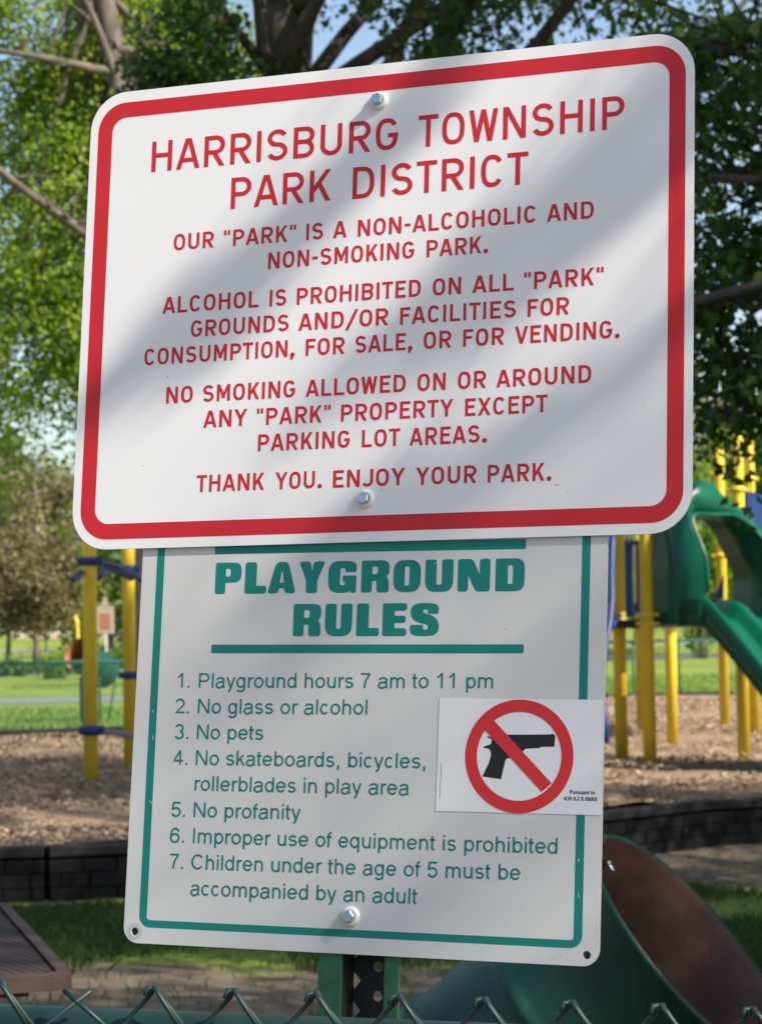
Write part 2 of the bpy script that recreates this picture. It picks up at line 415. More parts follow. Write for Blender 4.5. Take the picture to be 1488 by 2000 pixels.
# grass blades
M_LBLADE = leaf_mat('sunny lawn blades', [(0, (.09, .16, .02)), (.6, (.17, .27, .035)), (1, (.30, .33, .09))], .35)  # sunlit look of the open lawn put into the blade colour
def blades(name, n, area, h, w, dens, label, mat_=None):
    out = []
    x0, x1, y0, y1 = area
    while len(out) < n:
        y = random.uniform(y0, y1); x = random.uniform(max(x0, -.22*y), min(x1, .22*y))
        if dens(x, y) > random.random(): out.append((x, y))
    P = np.array(out); P = np.c_[P, np.zeros(n)]
    th = rng.uniform(0, 2*np.pi, n); H = rng.uniform(.5, 1.2, n)*h
    d = np.c_[np.cos(th), np.sin(th), np.zeros(n)]; le = rng.normal(0, .45, (n, 2))
    tip = P+np.c_[le*H[:, None], H]; mid = P+np.c_[le*.3*H[:, None], H*.55]
    V = np.stack([P-d*w/2, P+d*w/2, mid+d*w*.4, tip, mid-d*w*.4], 1)
    return setp(quads_mesh(name, V, rng.beta(2, 2.5, n), mat_ or M_BLADE, nv=5), label, 'grass', kind='stuff')
def nearden(x, y):
    s = math.sin(x*1.7+.6*math.sin(y*1.1))+math.sin(y*2.3+x*.9)+.8*math.sin(x*4.1-y*2.7)
    base = .5+.28*s
    if y < 10.6: base -= (10.6-y)*.7
    if y > 13.2 and x > .5: base -= (y-13.2)*1.5
    return max(.012, base)
def wall_y(x):
    if x < -2: return 13.0
    if x < .3: return 13.5+(x+2)*.35-.5
    return 14.3+(x-.3)*.9-.6 if x < 2.2 else 16.2+(x-2.2)*.42-.6
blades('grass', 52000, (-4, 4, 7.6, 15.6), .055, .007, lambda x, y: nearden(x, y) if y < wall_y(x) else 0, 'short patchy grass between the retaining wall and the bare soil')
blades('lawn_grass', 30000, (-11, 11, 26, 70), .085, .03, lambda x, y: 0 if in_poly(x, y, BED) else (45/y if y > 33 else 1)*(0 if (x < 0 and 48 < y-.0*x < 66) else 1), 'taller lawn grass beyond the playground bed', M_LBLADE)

# ------------------------------------------------------------------ trees
def rand_dir():
    v = Vector((random.gauss(0, 1), random.gauss(0, 1), random.gauss(0, 1))); return v.normalized()
def leaf_quads(C, size, droop=.25, wid=.36):
    n = len(C)
    a = rng.normal(0, 1, (n, 3)); a[:, 2] -= droop*2; a /= np.linalg.norm(a, axis=1)[:, None]
    q = rng.normal(0, 1, (n, 3)); b = np.cross(a, q); b /= np.linalg.norm(b, axis=1)[:, None]
    nn = np.cross(a, b)
    s = size*rng.uniform(.6, 1.3, n)[:, None]
    f = nn*s*.10
    return np.stack([C-a*s*.5, C+b*s*wid+f-a*s*.05, C+a*s*.55, C-b*s*wid+f-a*s*.05], 1)
def branch_pts(p0, p1, bend, k=6):
    ax = p1-p0; off = rand_dir()*ax.length*bend; o2 = rand_dir()*ax.length*bend*.4
    return [p0+ax*(i/k)+off*math.sin(math.pi*i/k)+o2*math.sin(2*math.pi*i/k) for i in range(k+1)]
def tree(label, cat, trunk, tr, crown_c, crown_r, nl, nt_, lpt, leaf, lm, bm_, sig=.22, extra_limbs=(), name='broadleaf_tree', group=None, shell=.55, twig=(.6, 1.3), low=-.6, bare=0, sprays=(), tint_bias=0, xw=1, spray_leaf=None, bare_limbs=()):
    base = Vector(trunk[0]); cc = Vector(crown_c); cr = Vector(crown_r)
    T = thing(name, label, cat, base, group)
    tb = MB(); tp = [Vector(q) for q in trunk]
    sm = []
    for i in range(len(tp)-1):
        for k in range(4): sm.append(tp[i].lerp(tp[i+1], k/4)+Vector((random.gauss(0, tr*.06), random.gauss(0, tr*.06), 0)))
    sm.append(tp[-1]); n = len(sm)
    rs = [tr*(1.25 if i == 0 else 1)*(1-.8*i/(n-1)) for i in range(n)]
    tb.tube(sm, rs, 10)
    limbs = []
    for i in range(nl):
        ti = random.uniform(.45, .98); j = min(int(ti*(n-1)), n-2); p0 = sm[j]
        d = rand_dir(); d.z = max(d.z, low); 
        p1 = cc+Vector((d.x*cr.x, d.y*cr.y, d.z*cr.z))*random.uniform(.65, .95)
        pts = branch_pts(p0, p1, .12); r0 = max(.018, rs[j]*random.uniform(.3, .5))
        tb.tube(pts, [r0*(1-.85*k/6) for k in range(7)], 6); limbs.append(pts)
    for (q0, q1, r0) in extra_limbs:
        pts = branch_pts(Vector(q0), Vector(q1), .06); tb.tube(pts, [r0*(1-.6*k/6) for k in range(7)], 8); limbs.extend([pts]*xw)
    for (q0, q1, r0) in bare_limbs:
        pts = branch_pts(Vector(q0), Vector(q1), .05, 8); tb.tube(pts, [r0*(1-.07*k) for k in range(9)], 8)
        for _ in range(5):
            j = random.randint(2, 7); e = rand_dir(); tb.tube(branch_pts(pts[j], pts[j]+Vector((e.x, e.y*.5, abs(e.z)))*random.uniform(.5, 1.2), .1, 4), [r0*.28, r0*.22, r0*.16, r0*.10, r0*.06], 5)
    C = []
    for i in range(nt_):
        pts = random.choice(limbs); k = random.uniform(2, 6); j = min(int(k), 5); p0 = pts[j].lerp(pts[j+1], k-j)
        out = (p0-cc); out = Vector((out.x/cr.x, out.y/cr.y, out.z/cr.z))
        d = (rand_dir()+out*.7).normalized(); ln = random.uniform(*twig)
        p1 = p0+d*ln
        o = p1-cc
        q = math.sqrt((o.x/cr.x)**2+(o.y/cr.y)**2+(o.z/cr.z)**2)
        q0 = math.sqrt(out.x**2+out.y**2+out.z**2)
        if q > 1.08 and q0 < .98: p1 = cc+o/q*1.05
        elif q0 >= .98: p1 = p0+(p1-p0)*.55
        pts2 = branch_pts(p0, p1, .15, 3)
        tb.tube(pts2, [leaf*.16, leaf*.12, leaf*.08, leaf*.04], 4, caps=False)
        if random.random() < bare: continue
        for _ in range(lpt):
            s_ = random.uniform(.35, 1.05); k = min(int(s_*3), 2)
            pp = pts2[k].lerp(pts2[k+1], s_*3-k)
            C.append((pp.x+random.gauss(0, sig), pp.y+random.gauss(0, sig), pp.z+random.gauss(0, sig*.7)))
    C2 = []
    for (sp, spr, sn) in sprays:                      # leafy twig ends that hang where the photo shows their shade
        sp = Vector(sp); near = min((q for l in limbs for q in l), key=lambda q: (q-sp).length)
        tb.tube(branch_pts(near, sp, .05, 4), [.006, .005, .004, .003, .002], 5, caps=False)
        for _ in range(sn): C2.append((sp.x+random.gauss(0, spr), sp.y+random.gauss(0, spr), sp.z+random.gauss(0, spr)))
    tb.build('trunk', bm_, T)
    C = np.array(C)
    V = leaf_quads(C, leaf)
    if C2: V = np.concatenate([V, leaf_quads(np.array(C2), spray_leaf)]); C = np.concatenate([C, np.array(C2)])
    tn = np.clip(rng.beta(2, 2, len(C))*.7+.15+.25*np.sin(C[:, 0]*1.9/max(.3, sig*4))*np.sin(C[:, 2]*2.3/max(.3, sig*4)+1)+tint_bias, 0, 1)
    quads_mesh('crown', V, tn, lm, T)
    return T

L_DARK = leaf_mat('dark green oak leaves', [(0, (.024, .060, .010)), (.5, (.045, .100, .018)), (1, (.095, .165, .032))], .38)
L_BRIGHT = leaf_mat('fresh spring leaves', [(0, (.10, .165, .016)), (.5, (.20, .29, .028)), (1, (.33, .40, .055))], .5)
L_OLIVE = leaf_mat('olive bronze leaves', [(0, (.085, .066, .038)), (.5, (.16, .13, .065)), (1, (.23, .21, .09))], .35)
L_MID = leaf_mat('mid green leaves', [(0, (.055, .105, .022)), (.5, (.11, .18, .036)), (1, (.20, .26, .065))], .4)
L_PALE = leaf_mat('pale pinkish budding leaves', [(0, (.16, .12, .07)), (.5, (.22, .20, .10)), (1, (.36, .27, .19))], .35)

random.seed(11); rng = np.random.default_rng(11)
# big dark tree behind the signs
tA = at(545, 60, 17)
tree('large dark tree whose trunk shows above the top edge of the red bordered sign', 'tree',
     [(tA.x+.1, 17, 0), (tA.x+.05, 17, 3), (tA.x, 17, 6.2), (tA.x-.1, 17.1, 11)], .33, (3.0, 17.2, 8.3), (4.3, 3.6, 3.4), 30, 800, 44, .070, L_DARK, M_BARK_A, sig=.10, xw=1,
     extra_limbs=[((tA.x, 17, 5.4), (tA.x+3.6, 15.5, 6.9), .07), ((tA.x, 17, 5.2), tuple(at(330, 95, 16.5)), .045), ((tA.x, 17, 5.6), tuple(at(400, -60, 16.0)), .05)])
# dark tree at the right edge, its branches hang into the picture
tree('dark leafy tree at the right edge with branches hanging over the slide', 'tree',
     [(6.6, 10, 0), (6.5, 10.1, 2.5), (6.2, 10.2, 5), (5.8, 10.3, 9)], .26, (4.6, 10.4, 5.7), (3.8, 4.2, 3.3), 60, 1750, 32, .056, L_DARK, M_BARK_A, sig=.07, xw=16,
     extra_limbs=[((6.4, 10, 3.4), tuple(at(1362, 600, 10)), .045), ((6.4, 10, 4.2), tuple(at(1370, 350, 10.3)), .05), ((6.4, 10, 4.6), tuple(at(1345, 90, 9.6)), .05), ((6.4, 10, 3.0), tuple(at(1400, 690, 9.8)), .035), ((6.4, 10, 3.6), tuple(at(1440, 480, 10.6)), .035)], low=-.9,
     bare_limbs=[((6.4, 10, 3.5), tuple(at(1352, 590, 9.2)), .045), ((6.4, 10, 3.9), tuple(at(1385, 345, 9.3)), .04)])
# bright tree on the left
random.seed(5); rng = np.random.default_rng(5)
b0, b1, b2, b3 = at(300, 1290, 30), at(285, 560, 30), at(238, 185, 30), at(203, -20, 30)
tree('bright spring green tree at upper left with bare limbs showing', 'tree',
     [(b0.x, 30, 0), tuple(b1), tuple(b2), tuple(b3), (b3.x-.4, 30, 12)], .30, (-4.4, 33.6, 6.7), (3.9, 3.4, 4.9), 36, 2000, 42, .085, L_BRIGHT, M_BARK_D, sig=.17, low=-1, tint_bias=.14,
     extra_limbs=[(tuple(b1), tuple(at(60, 760, 30.5)), .05), (tuple(b1), tuple(at(40, 600, 30.4)), .05)],
     bare_limbs=[(tuple(b1), tuple(at(-20, 315, 29.2)), .10), (tuple(b2.lerp(b3, .2)), tuple(at(-10, 98, 29.4)), .075), (tuple(b2), tuple(at(300, 20, 29.6)), .07), (tuple(b1.lerp(b2, .95)), tuple(at(148, -40, 29.6)), .07)])

# ------------------------------------------------------------------ far trees and shrubs
random.seed(21); rng = np.random.default_rng(21)
def far_tree(px, Y, h, r, lm, label, n=230, lpt=26, leaf=.3, zc=None, bm_=None, tr=.18, rx=None, group='trees across the park', low=-.9):
    x = at(px, 1240, Y).x
    zc = zc if zc is not None else h*.58
    return tree(label, 'tree', [(x, Y, 0), (x+.1, Y, h*.3), (x, Y, h*.85)], tr, (x, Y, zc), (rx or r, r, h-zc), 16, n, lpt, leaf, lm, bm_ or M_BARK_D, sig=.38, twig=(.5, 1.5), group=group, low=low)
far_tree(14, 88, 6.1, 3.3, L_OLIVE, 'small round bronze leaved tree on the lawn at far left', 420, 30, .20, zc=3.75, tr=.13, rx=3.3)
far_tree(150, 125, 12.5, 4.0, L_PALE, 'pale budding tree rising behind the bronze leaved one', 260, 18, .34)
far_tree(70, 112, 12, 3.6, L_PALE, 'pale olive budding tree between the far left tree and the tall budding one', 320, 24, .30)
far_tree(-60, 118, 15, 5.5, L_MID, 'tall mid green tree at far left behind the bronze leaved one', 320, 28, .36)
far_tree(215, 104, 6.5, 3.0, L_MID, 'leafy green tree just left of the grey roofed house', 240, 26, .28, zc=3.4)
far_tree(330, 150, 13, 5.5, L_MID, 'green tree behind the grey roofed house', 300, 26, .4)
far_tree(560, 140, 14, 6, L_MID, 'green tree far behind the middle of the signs', 280, 26, .4)
far_tree(800, 150, 13, 6, L_MID, 'green tree far behind the sign lettering', 280, 26, .4)
far_tree(1040, 145, 14, 6, L_MID, 'green tree far behind the pistol sticker', 280, 26, .4)
far_tree(1240, 150, 11, 5, L_PALE, 'pale tree far beyond the left deck post', 260, 24, .4)
far_tree(1370, 105, 9.0, 3.6, L_BRIGHT, 'bright green tree seen through the slide hood', 380, 28, .27, zc=4.6)
far_tree(1352, 135, 13, 4.2, L_PALE, 'pinkish budding tree above the slide hood', 260, 18, .34)
far_tree(1420, 128, 17, 5.0, L_PALE, 'tall pale tree whose top shows through the branches at the right edge', 380, 26, .32, zc=10.5)
far_tree(1470, 120, 14, 5.5, L_BRIGHT, 'taller bright green tree beyond the yellow posts at right', 380, 26, .34)
far_tree(1640, 110, 13, 6, L_MID, 'green tree just outside the right edge of the park view', 280, 26, .36)
far_tree(-260, 100, 13, 6, L_MID, 'green tree just outside the left edge of the park view', 280, 26, .36)
def shrub(px, Y, r, h, lm, label, n=60):
    x = at(px, 1240, Y).x
    tree(label, 'shrub', [(x, Y, 0), (x, Y, h*.3), (x, Y, h*.6)], .04, (x, Y, h*.5), (r, r, h*.5), 8, n, 22, .16, lm, M_BARK_D, sig=.16, twig=(.2, .5), name='shrub', group='shrubs across the park')
shrub(122, 80, .75, 1.0, L_BRIGHT, 'bright green bush beside the far trash barrel')
shrub(18, 86, .6, .5, L_MID, 'low green clump at the foot of the bronze leaved tree')
shrub(75, 92, .8, .45, L_MID, 'low dark clump along the far road')
shrub(232, 92, 1.2, 1.3, L_MID, 'bush below the tan notice board')
# wood line closing the view beyond everything
random.seed(8); rng = np.random.default_rng(8)
n = 16000; xs = rng.uniform(-95, 95, n); top = 9+3.5*np.sin(xs*.13)+2.5*np.sin(xs*.41+1)
C = np.c_[xs, 255+rng.uniform(-6, 10, n), rng.uniform(0, 1, n)**.8*top]
setp(quads_mesh('distant_wood', leaf_quads(C, 1.3), np.clip(rng.beta(2, 2, n)+.3*np.sin(xs*.5), 0, 1), L_MID), 'hazy line of distant trees closing the park view', 'wood', kind='stuff')

# ------------------------------------------------------------------ tree behind the photographer that shades the signs
S_M = Matrix(((.93278, .04122, -.35808, -.00554), (-.36044, .10303, -.92707, 2.11399), (-.00132, .99382, .11096, 1.85775), (0, 0, 0, 1)))
for i in range(3):                                    # orthonormalise
    pass
_x = S_M.col[0].to_3d().normalized(); _y = S_M.col[1].to_3d(); _y = (_y-_x*_y.dot(_x)).normalized(); _z = _x.cross(_y)
for i in range(3): S_M[i][0], S_M[i][1], S_M[i][2] = _x[i], _y[i], _z[i]
def sunward(lx, ly, D):
    """point D metres up the sun ray from a spot (mm) on the upper sign's face"""
    return tuple((S_M @ Vector((lx/1000, ly/1000, 0))) + TO_SUN*D)
random.seed(31); rng = np.random.default_rng(31)
SPR = []
def spray(lx, ly, D, r, n): SPR.append((sunward(lx, ly, D), r, n))
# dark streaks across the upper sign (leaf sprays close together) and a thinner general shade
for q in [(48, 191), (18, 152), (-17, 122), (-60, 90), (-105, 58), (-142, 33), (-172, 9), (-223, -39), (-262, -68)]: spray(*q, 3.5, .0115, 13)
for q in [(-118, 5), (-165, -27)]: spray(*q, 3.5, .010, 9)
for q in [(283, 187), (255, 151), (227, 118), (199, 92), (165, 63), (134, 40), (84, 16), (48, -16), (15, -46), (272, 112), (238, 72), (185, 26), (137, -7), (88, -36)]: spray(*q, 3.4, .0105, 16)
for q in [(294, -32), (248, -80), (216, -101), (178, -123), (140, -149), (106, -164), (70, -172), (36, -190), (5, -202), (-30, -212)]: spray(*q, 3.5, .008, 11)
for q in [(235, -144), (262, -191), (190, -192), (-12, -132), (-48, -93), (90, -215), (150, -215)]: spray(*q, 7.2, .035, 4)
for k in range(60):
    lx, ly = random.uniform(-250, 260), random.uniform(-800, -235)
    dens = 5+10*max(0, (lx+60)/300)*max(0, (-ly-560)/240)+(4 if ly > -400 else 0)
    spray(lx, ly, random.uniform(6.6, 8.6), .04, int(dens*.85))
tree('shade tree standing to the right of the photographer, its twigs shading the signs', 'tree',
     [(8.0, .6, 0), (7.9, .6, 3), (7.6, .7, 6), (7.0, .8, 9.5)], .25, (6.6, 1.2, 7.2), (2.5, 2.4, 2.2), 18, 420, 28, .085, L_DARK, M_BARK_A, sig=.16, sprays=SPR, spray_leaf=.032)
# small-leaved shade trees beyond the right edge keep the near ground in dappled shade
random.seed(37); rng = np.random.default_rng(37)
tree('shade tree out of view to the right of the fence', 'tree', [(9.6, 5.2, 0), (9.5, 5.3, 4), (9.0, 5.5, 9)], .25, (5.9, 6.0, 7.1), (4.6, 3.6, 2.2), 24, 900, 30, .11, L_DARK, M_BARK_A, sig=.2)
tree('shade tree out of view beyond the right end of the retaining wall', 'tree', [(11.2, 11.6, 0), (11, 11.7, 4), (10, 11.9, 8.6)], .22, (8.9, 11.8, 7.0), (2.4, 2.2, 1.7), 16, 420, 30, .10, L_DARK, M_BARK_A, sig=.2)
tree('tall shade tree out of view above the retaining wall', 'tree', [(7.6, 13.4, 0), (7.5, 13.4, 4), (6.4, 13.3, 9), (6, 13.3, 11)], .28, (5.2, 13.2, 9.2), (3.0, 2.6, 1.9), 24, 620, 32, .10, L_DARK, M_BARK_A, sig=.18)
# unseen woods round the rest of the park, added to cut low sky light
n = 90000; nc = 1500
ct = rng.uniform(rad(32), rad(328), nc); cr_ = rng.uniform(60, 74, nc); ch_ = rng.uniform(0, 1, nc)**.9*(13+3*np.sin(ct*9)+2*np.sin(ct*23))
k_ = rng.integers(0, nc, n)
C = np.c_[np.sin(ct[k_])*cr_[k_], np.cos(ct[k_])*cr_[k_], ch_[k_]]+rng.normal(0, 1.0, (n, 3)); C[:, 2] = np.abs(C[:, 2])
setp(quads_mesh('surrounding_wood', leaf_quads(C, .55), np.clip(rng.beta(2, 2, n)*.6+.4*np.sin(k_*1.7)**2, 0, 1), L_MID), 'unseen belt of trees added round the rest of the park to block low sky', 'wood', kind='stuff')

# ------------------------------------------------------------------ lettering: stroke alphabets drawn from scratch
def arc(cx, cy, rx, ry, a0, a1, n=None, p=1.0):
    n = n or max(4, int(abs(a1-a0)/12)); o = []
    for i in range(n+1):
        a = rad(a0+(a1-a0)*i/n); c, s_ = math.cos(a), math.sin(a)
        o.append((cx+rx*math.copysign(abs(c)**p, c), cy+ry*math.copysign(abs(s_)**p, s_)))
    return o
def ribbon(pts, w, closed=False):
    P_ = [Vector(p) for p in pts]; n = len(P_); h = w/2; lo = []; hi = []
    for i in range(n):
        if closed: a, b = P_[i-1], P_[(i+1) % n]
        else: a, b = P_[max(i-1, 0)], P_[min(i+1, n-1)]
        d1 = (P_[i]-a) if (P_[i]-a).length > 1e-9 else (b-P_[i]); d2 = (b-P_[i]) if (b-P_[i]).length > 1e-9 else d1
        d1 = d1.normalized(); d2 = d2.normalized()
        n1 = Vector((-d1.y, d1.x)); n2 = Vector((-d2.y, d2.x)); mm = (n1+n2)
        mm = mm.normalized() if mm.length > 1e-6 else n1
        k = min(h/max(.3, mm.dot(n1)), h*1.9)
        lo.append(P_[i]-mm*k); hi.append(P_[i]+mm*k)
    return [(lo[i], lo[(i+1) % n], hi[(i+1) % n], hi[i]) for i in range(n if closed else n-1)]
def clip_y(poly, y0, y1):
    for s_, lim in ((1, y0), (-1, -y1)):
        out = []
        for i in range(len(poly)):
            a, b = poly[i-1], poly[i]
            fa, fb = s_*a.y-lim, s_*b.y-lim
            if (fa < 0) != (fb < 0): out.append(a.lerp(b, fa/(fa-fb)))
            if fb >= 0: out.append(b)
        poly = out
        if len(poly) < 3: return []
    return poly
def ext(a, b, e=.3):
    a, b = Vector(a), Vector(b); d = (b-a).normalized()*e
    return [tuple(a-d), tuple(b+d)]

def highway(ch, w):
    """condensed road-sign capitals: list of (points, closed, y0, y1), width"""
    h = w/2; S = []
    def ln(*p, y0=-1, y1=2): S.append((list(p), False, y0, y1))
    def dg(a, b, y0=0, y1=1): S.append((ext(a, b), False, y0, y1))
    Wd = dict(H=.68, A=.78, R=.67, I=w, S=.66, B=.66, U=.68, G=.69, T=.62, O=.70, W=.90, N=.70, P=.66, K=.68, D=.68, C=.66, L=.58, F=.57, E=.59, M=.80, V=.74, X=.74, Y=.76, J=.55).get(ch, .4)
    q = .8
    if ch == 'H': ln((h, 0), (h, 1)); ln((Wd-h, 0), (Wd-h, 1)); ln((w, .53), (Wd-w, .53))
    elif ch == 'A': dg((h*1.08, 0), (Wd/2-.02, 1)); dg((Wd-h*1.08, 0), (Wd/2+.02, 1)); ln((Wd*.24, .29), (Wd*.76, .29))
    elif ch in 'PRB':
        yb = .46 if ch != 'B' else .52; r_ = (1-h-yb)/2
        ln((h, 0), (h, 1))
        ln((w, 1-h), *arc(Wd-h-r_, yb+r_, r_, r_, 90, -90), (w, yb))
        if ch == 'R': dg((Wd*.46, yb), (Wd-h*1.1, 0), 0, yb-h*.2)
        if ch == 'B':
            r2 = (yb-h)/2; ln((w, yb), *arc(Wd-h-r2, h+r2, r2, r2, 90, -90), (w, h))
    elif ch == 'I': ln((h, 0), (h, 1))
    elif ch == 'S':
        ym = .51; ru = (1-h-ym)/2; rl = (ym-h)/2; rx = Wd/2-h
        ln(*arc(Wd/2, ym+ru, rx*.96, ru, 22, 255), *arc(Wd/2, ym-rl, rx, rl, 75, -158))
    elif ch == 'U': ln((h, 1), *arc(Wd/2, h+.26, Wd/2-h, .26, 180, 360), (Wd-h, 1))
    elif ch in 'OCG':
        rx, ry = Wd/2-h, .5-h
        if ch == 'O': S.append((arc(Wd/2, .5, rx, ry, 0, 345, 46, q), True, -1, 2))
        elif ch == 'C': ln(*arc(Wd/2, .5, rx, ry, 34, 326, 40, q))
        else: ln(*arc(Wd/2, .5, rx, ry, 34, 335, 40, q), (Wd-h, .46)); ln((Wd*.55, .46), (Wd, .46))
    elif ch == 'T': ln((0, 1-h), (Wd, 1-h)); ln((Wd/2, 0), (Wd/2, 1-w))
    elif ch == 'W':
        dg((h*1.02, 1), (Wd*.27, 0)); dg((Wd*.27, 0), (Wd/2, 1)); dg((Wd/2, 1), (Wd*.73, 0)); dg((Wd*.73, 0), (Wd-h*1.02, 1))
    elif ch == 'N': ln((h, 0), (h, 1)); ln((Wd-h, 0), (Wd-h, 1)); dg((h*1.15, 1), (Wd-h*1.15, 0))
    elif ch == 'K': ln((h, 0), (h, 1)); dg((w*.9, .36), (Wd-h*1.35, 1), .3, 1); dg((Wd*.42, .60), (Wd-h*1.25, 0), 0, .62)
    elif ch == 'D': ln((h, 0), (h, 1)); ln((w, 1-h), *arc(Wd*.42, .5, Wd*.58-h, .5-h, 90, -90, 18, q), (w, h))
    elif ch == 'L': ln((h, 1), (h, h), (Wd, h))
    elif ch in 'EF':
        ln((h, 0), (h, 1)); ln((w, 1-h), (Wd, 1-h)); ln((w, .53), (Wd*.88, .53))
        if ch == 'E': ln((w, h), (Wd, h))
    elif ch == 'M': ln((h, 0), (h, 1)); ln((Wd-h, 0), (Wd-h, 1)); dg((h*1.1, 1), (Wd/2, .28), .18, 1); dg((Wd-h*1.1, 1), (Wd/2, .28), .18, 1)
    elif ch == 'V': dg((h*1.05, 1), (Wd/2, 0)); dg((Wd-h*1.05, 1), (Wd/2, 0))
    elif ch == 'X': dg((h*1.2, 0), (Wd-h*1.2, 1)); dg((h*1.2, 1), (Wd-h*1.2, 0))
    elif ch == 'Y': dg((h*1.15, 1), (Wd/2, .44), .40, 1); dg((Wd-h*1.15, 1), (Wd/2, .44), .40, 1); ln((Wd/2, 0), (Wd/2, .44))
    elif ch == 'J': ln((Wd-h, 1), *arc(Wd*.42, h+.22, Wd*.58-h, .22, 0, -150))
    elif ch == '"': Wd = .38; ln((.08, .70), (.08, 1)); ln((.30, .70), (.30, 1))
    elif ch == '-': Wd = .33; ln((0, .46), (Wd, .46))
    elif ch == '.': Wd = w*1.3; ln(*arc(Wd/2, Wd/2, Wd/4, Wd/4, 0, 345, 12), ); S[-1] = (arc(Wd/2, Wd/2, Wd/4, Wd/4, 0, 330, 11), True, -1, 2)
    elif ch == ',': Wd = w*1.3; S.append((arc(Wd/2, Wd/2, Wd/4, Wd/4, 0, 330, 11), True, -1, 2)); ln((Wd*.62, .05), (Wd*.15, -.16))
    elif ch == '/': Wd = .62; dg((.04, -.16), (.58, 1.06), -.16, 1.06)
    sb = {'A': .035, 'T': .045, 'V': .03, 'W': .05, 'Y': .03, 'X': .05, 'O': .085, 'C': .085, 'G': .085, 'S': .08, 'L': .10, 'J': .07, '.': .09, ',': .09, '"': .07, '-': .08, '/': .04}.get(ch, .11)
    sr = {'R': .075, 'K': .05, 'P': .06, 'F': .05, 'L': .05, 'D': .09, 'B': .085, 'E': .07, 'U': .11}.get(ch, sb)
    return S, Wd, sb, sr

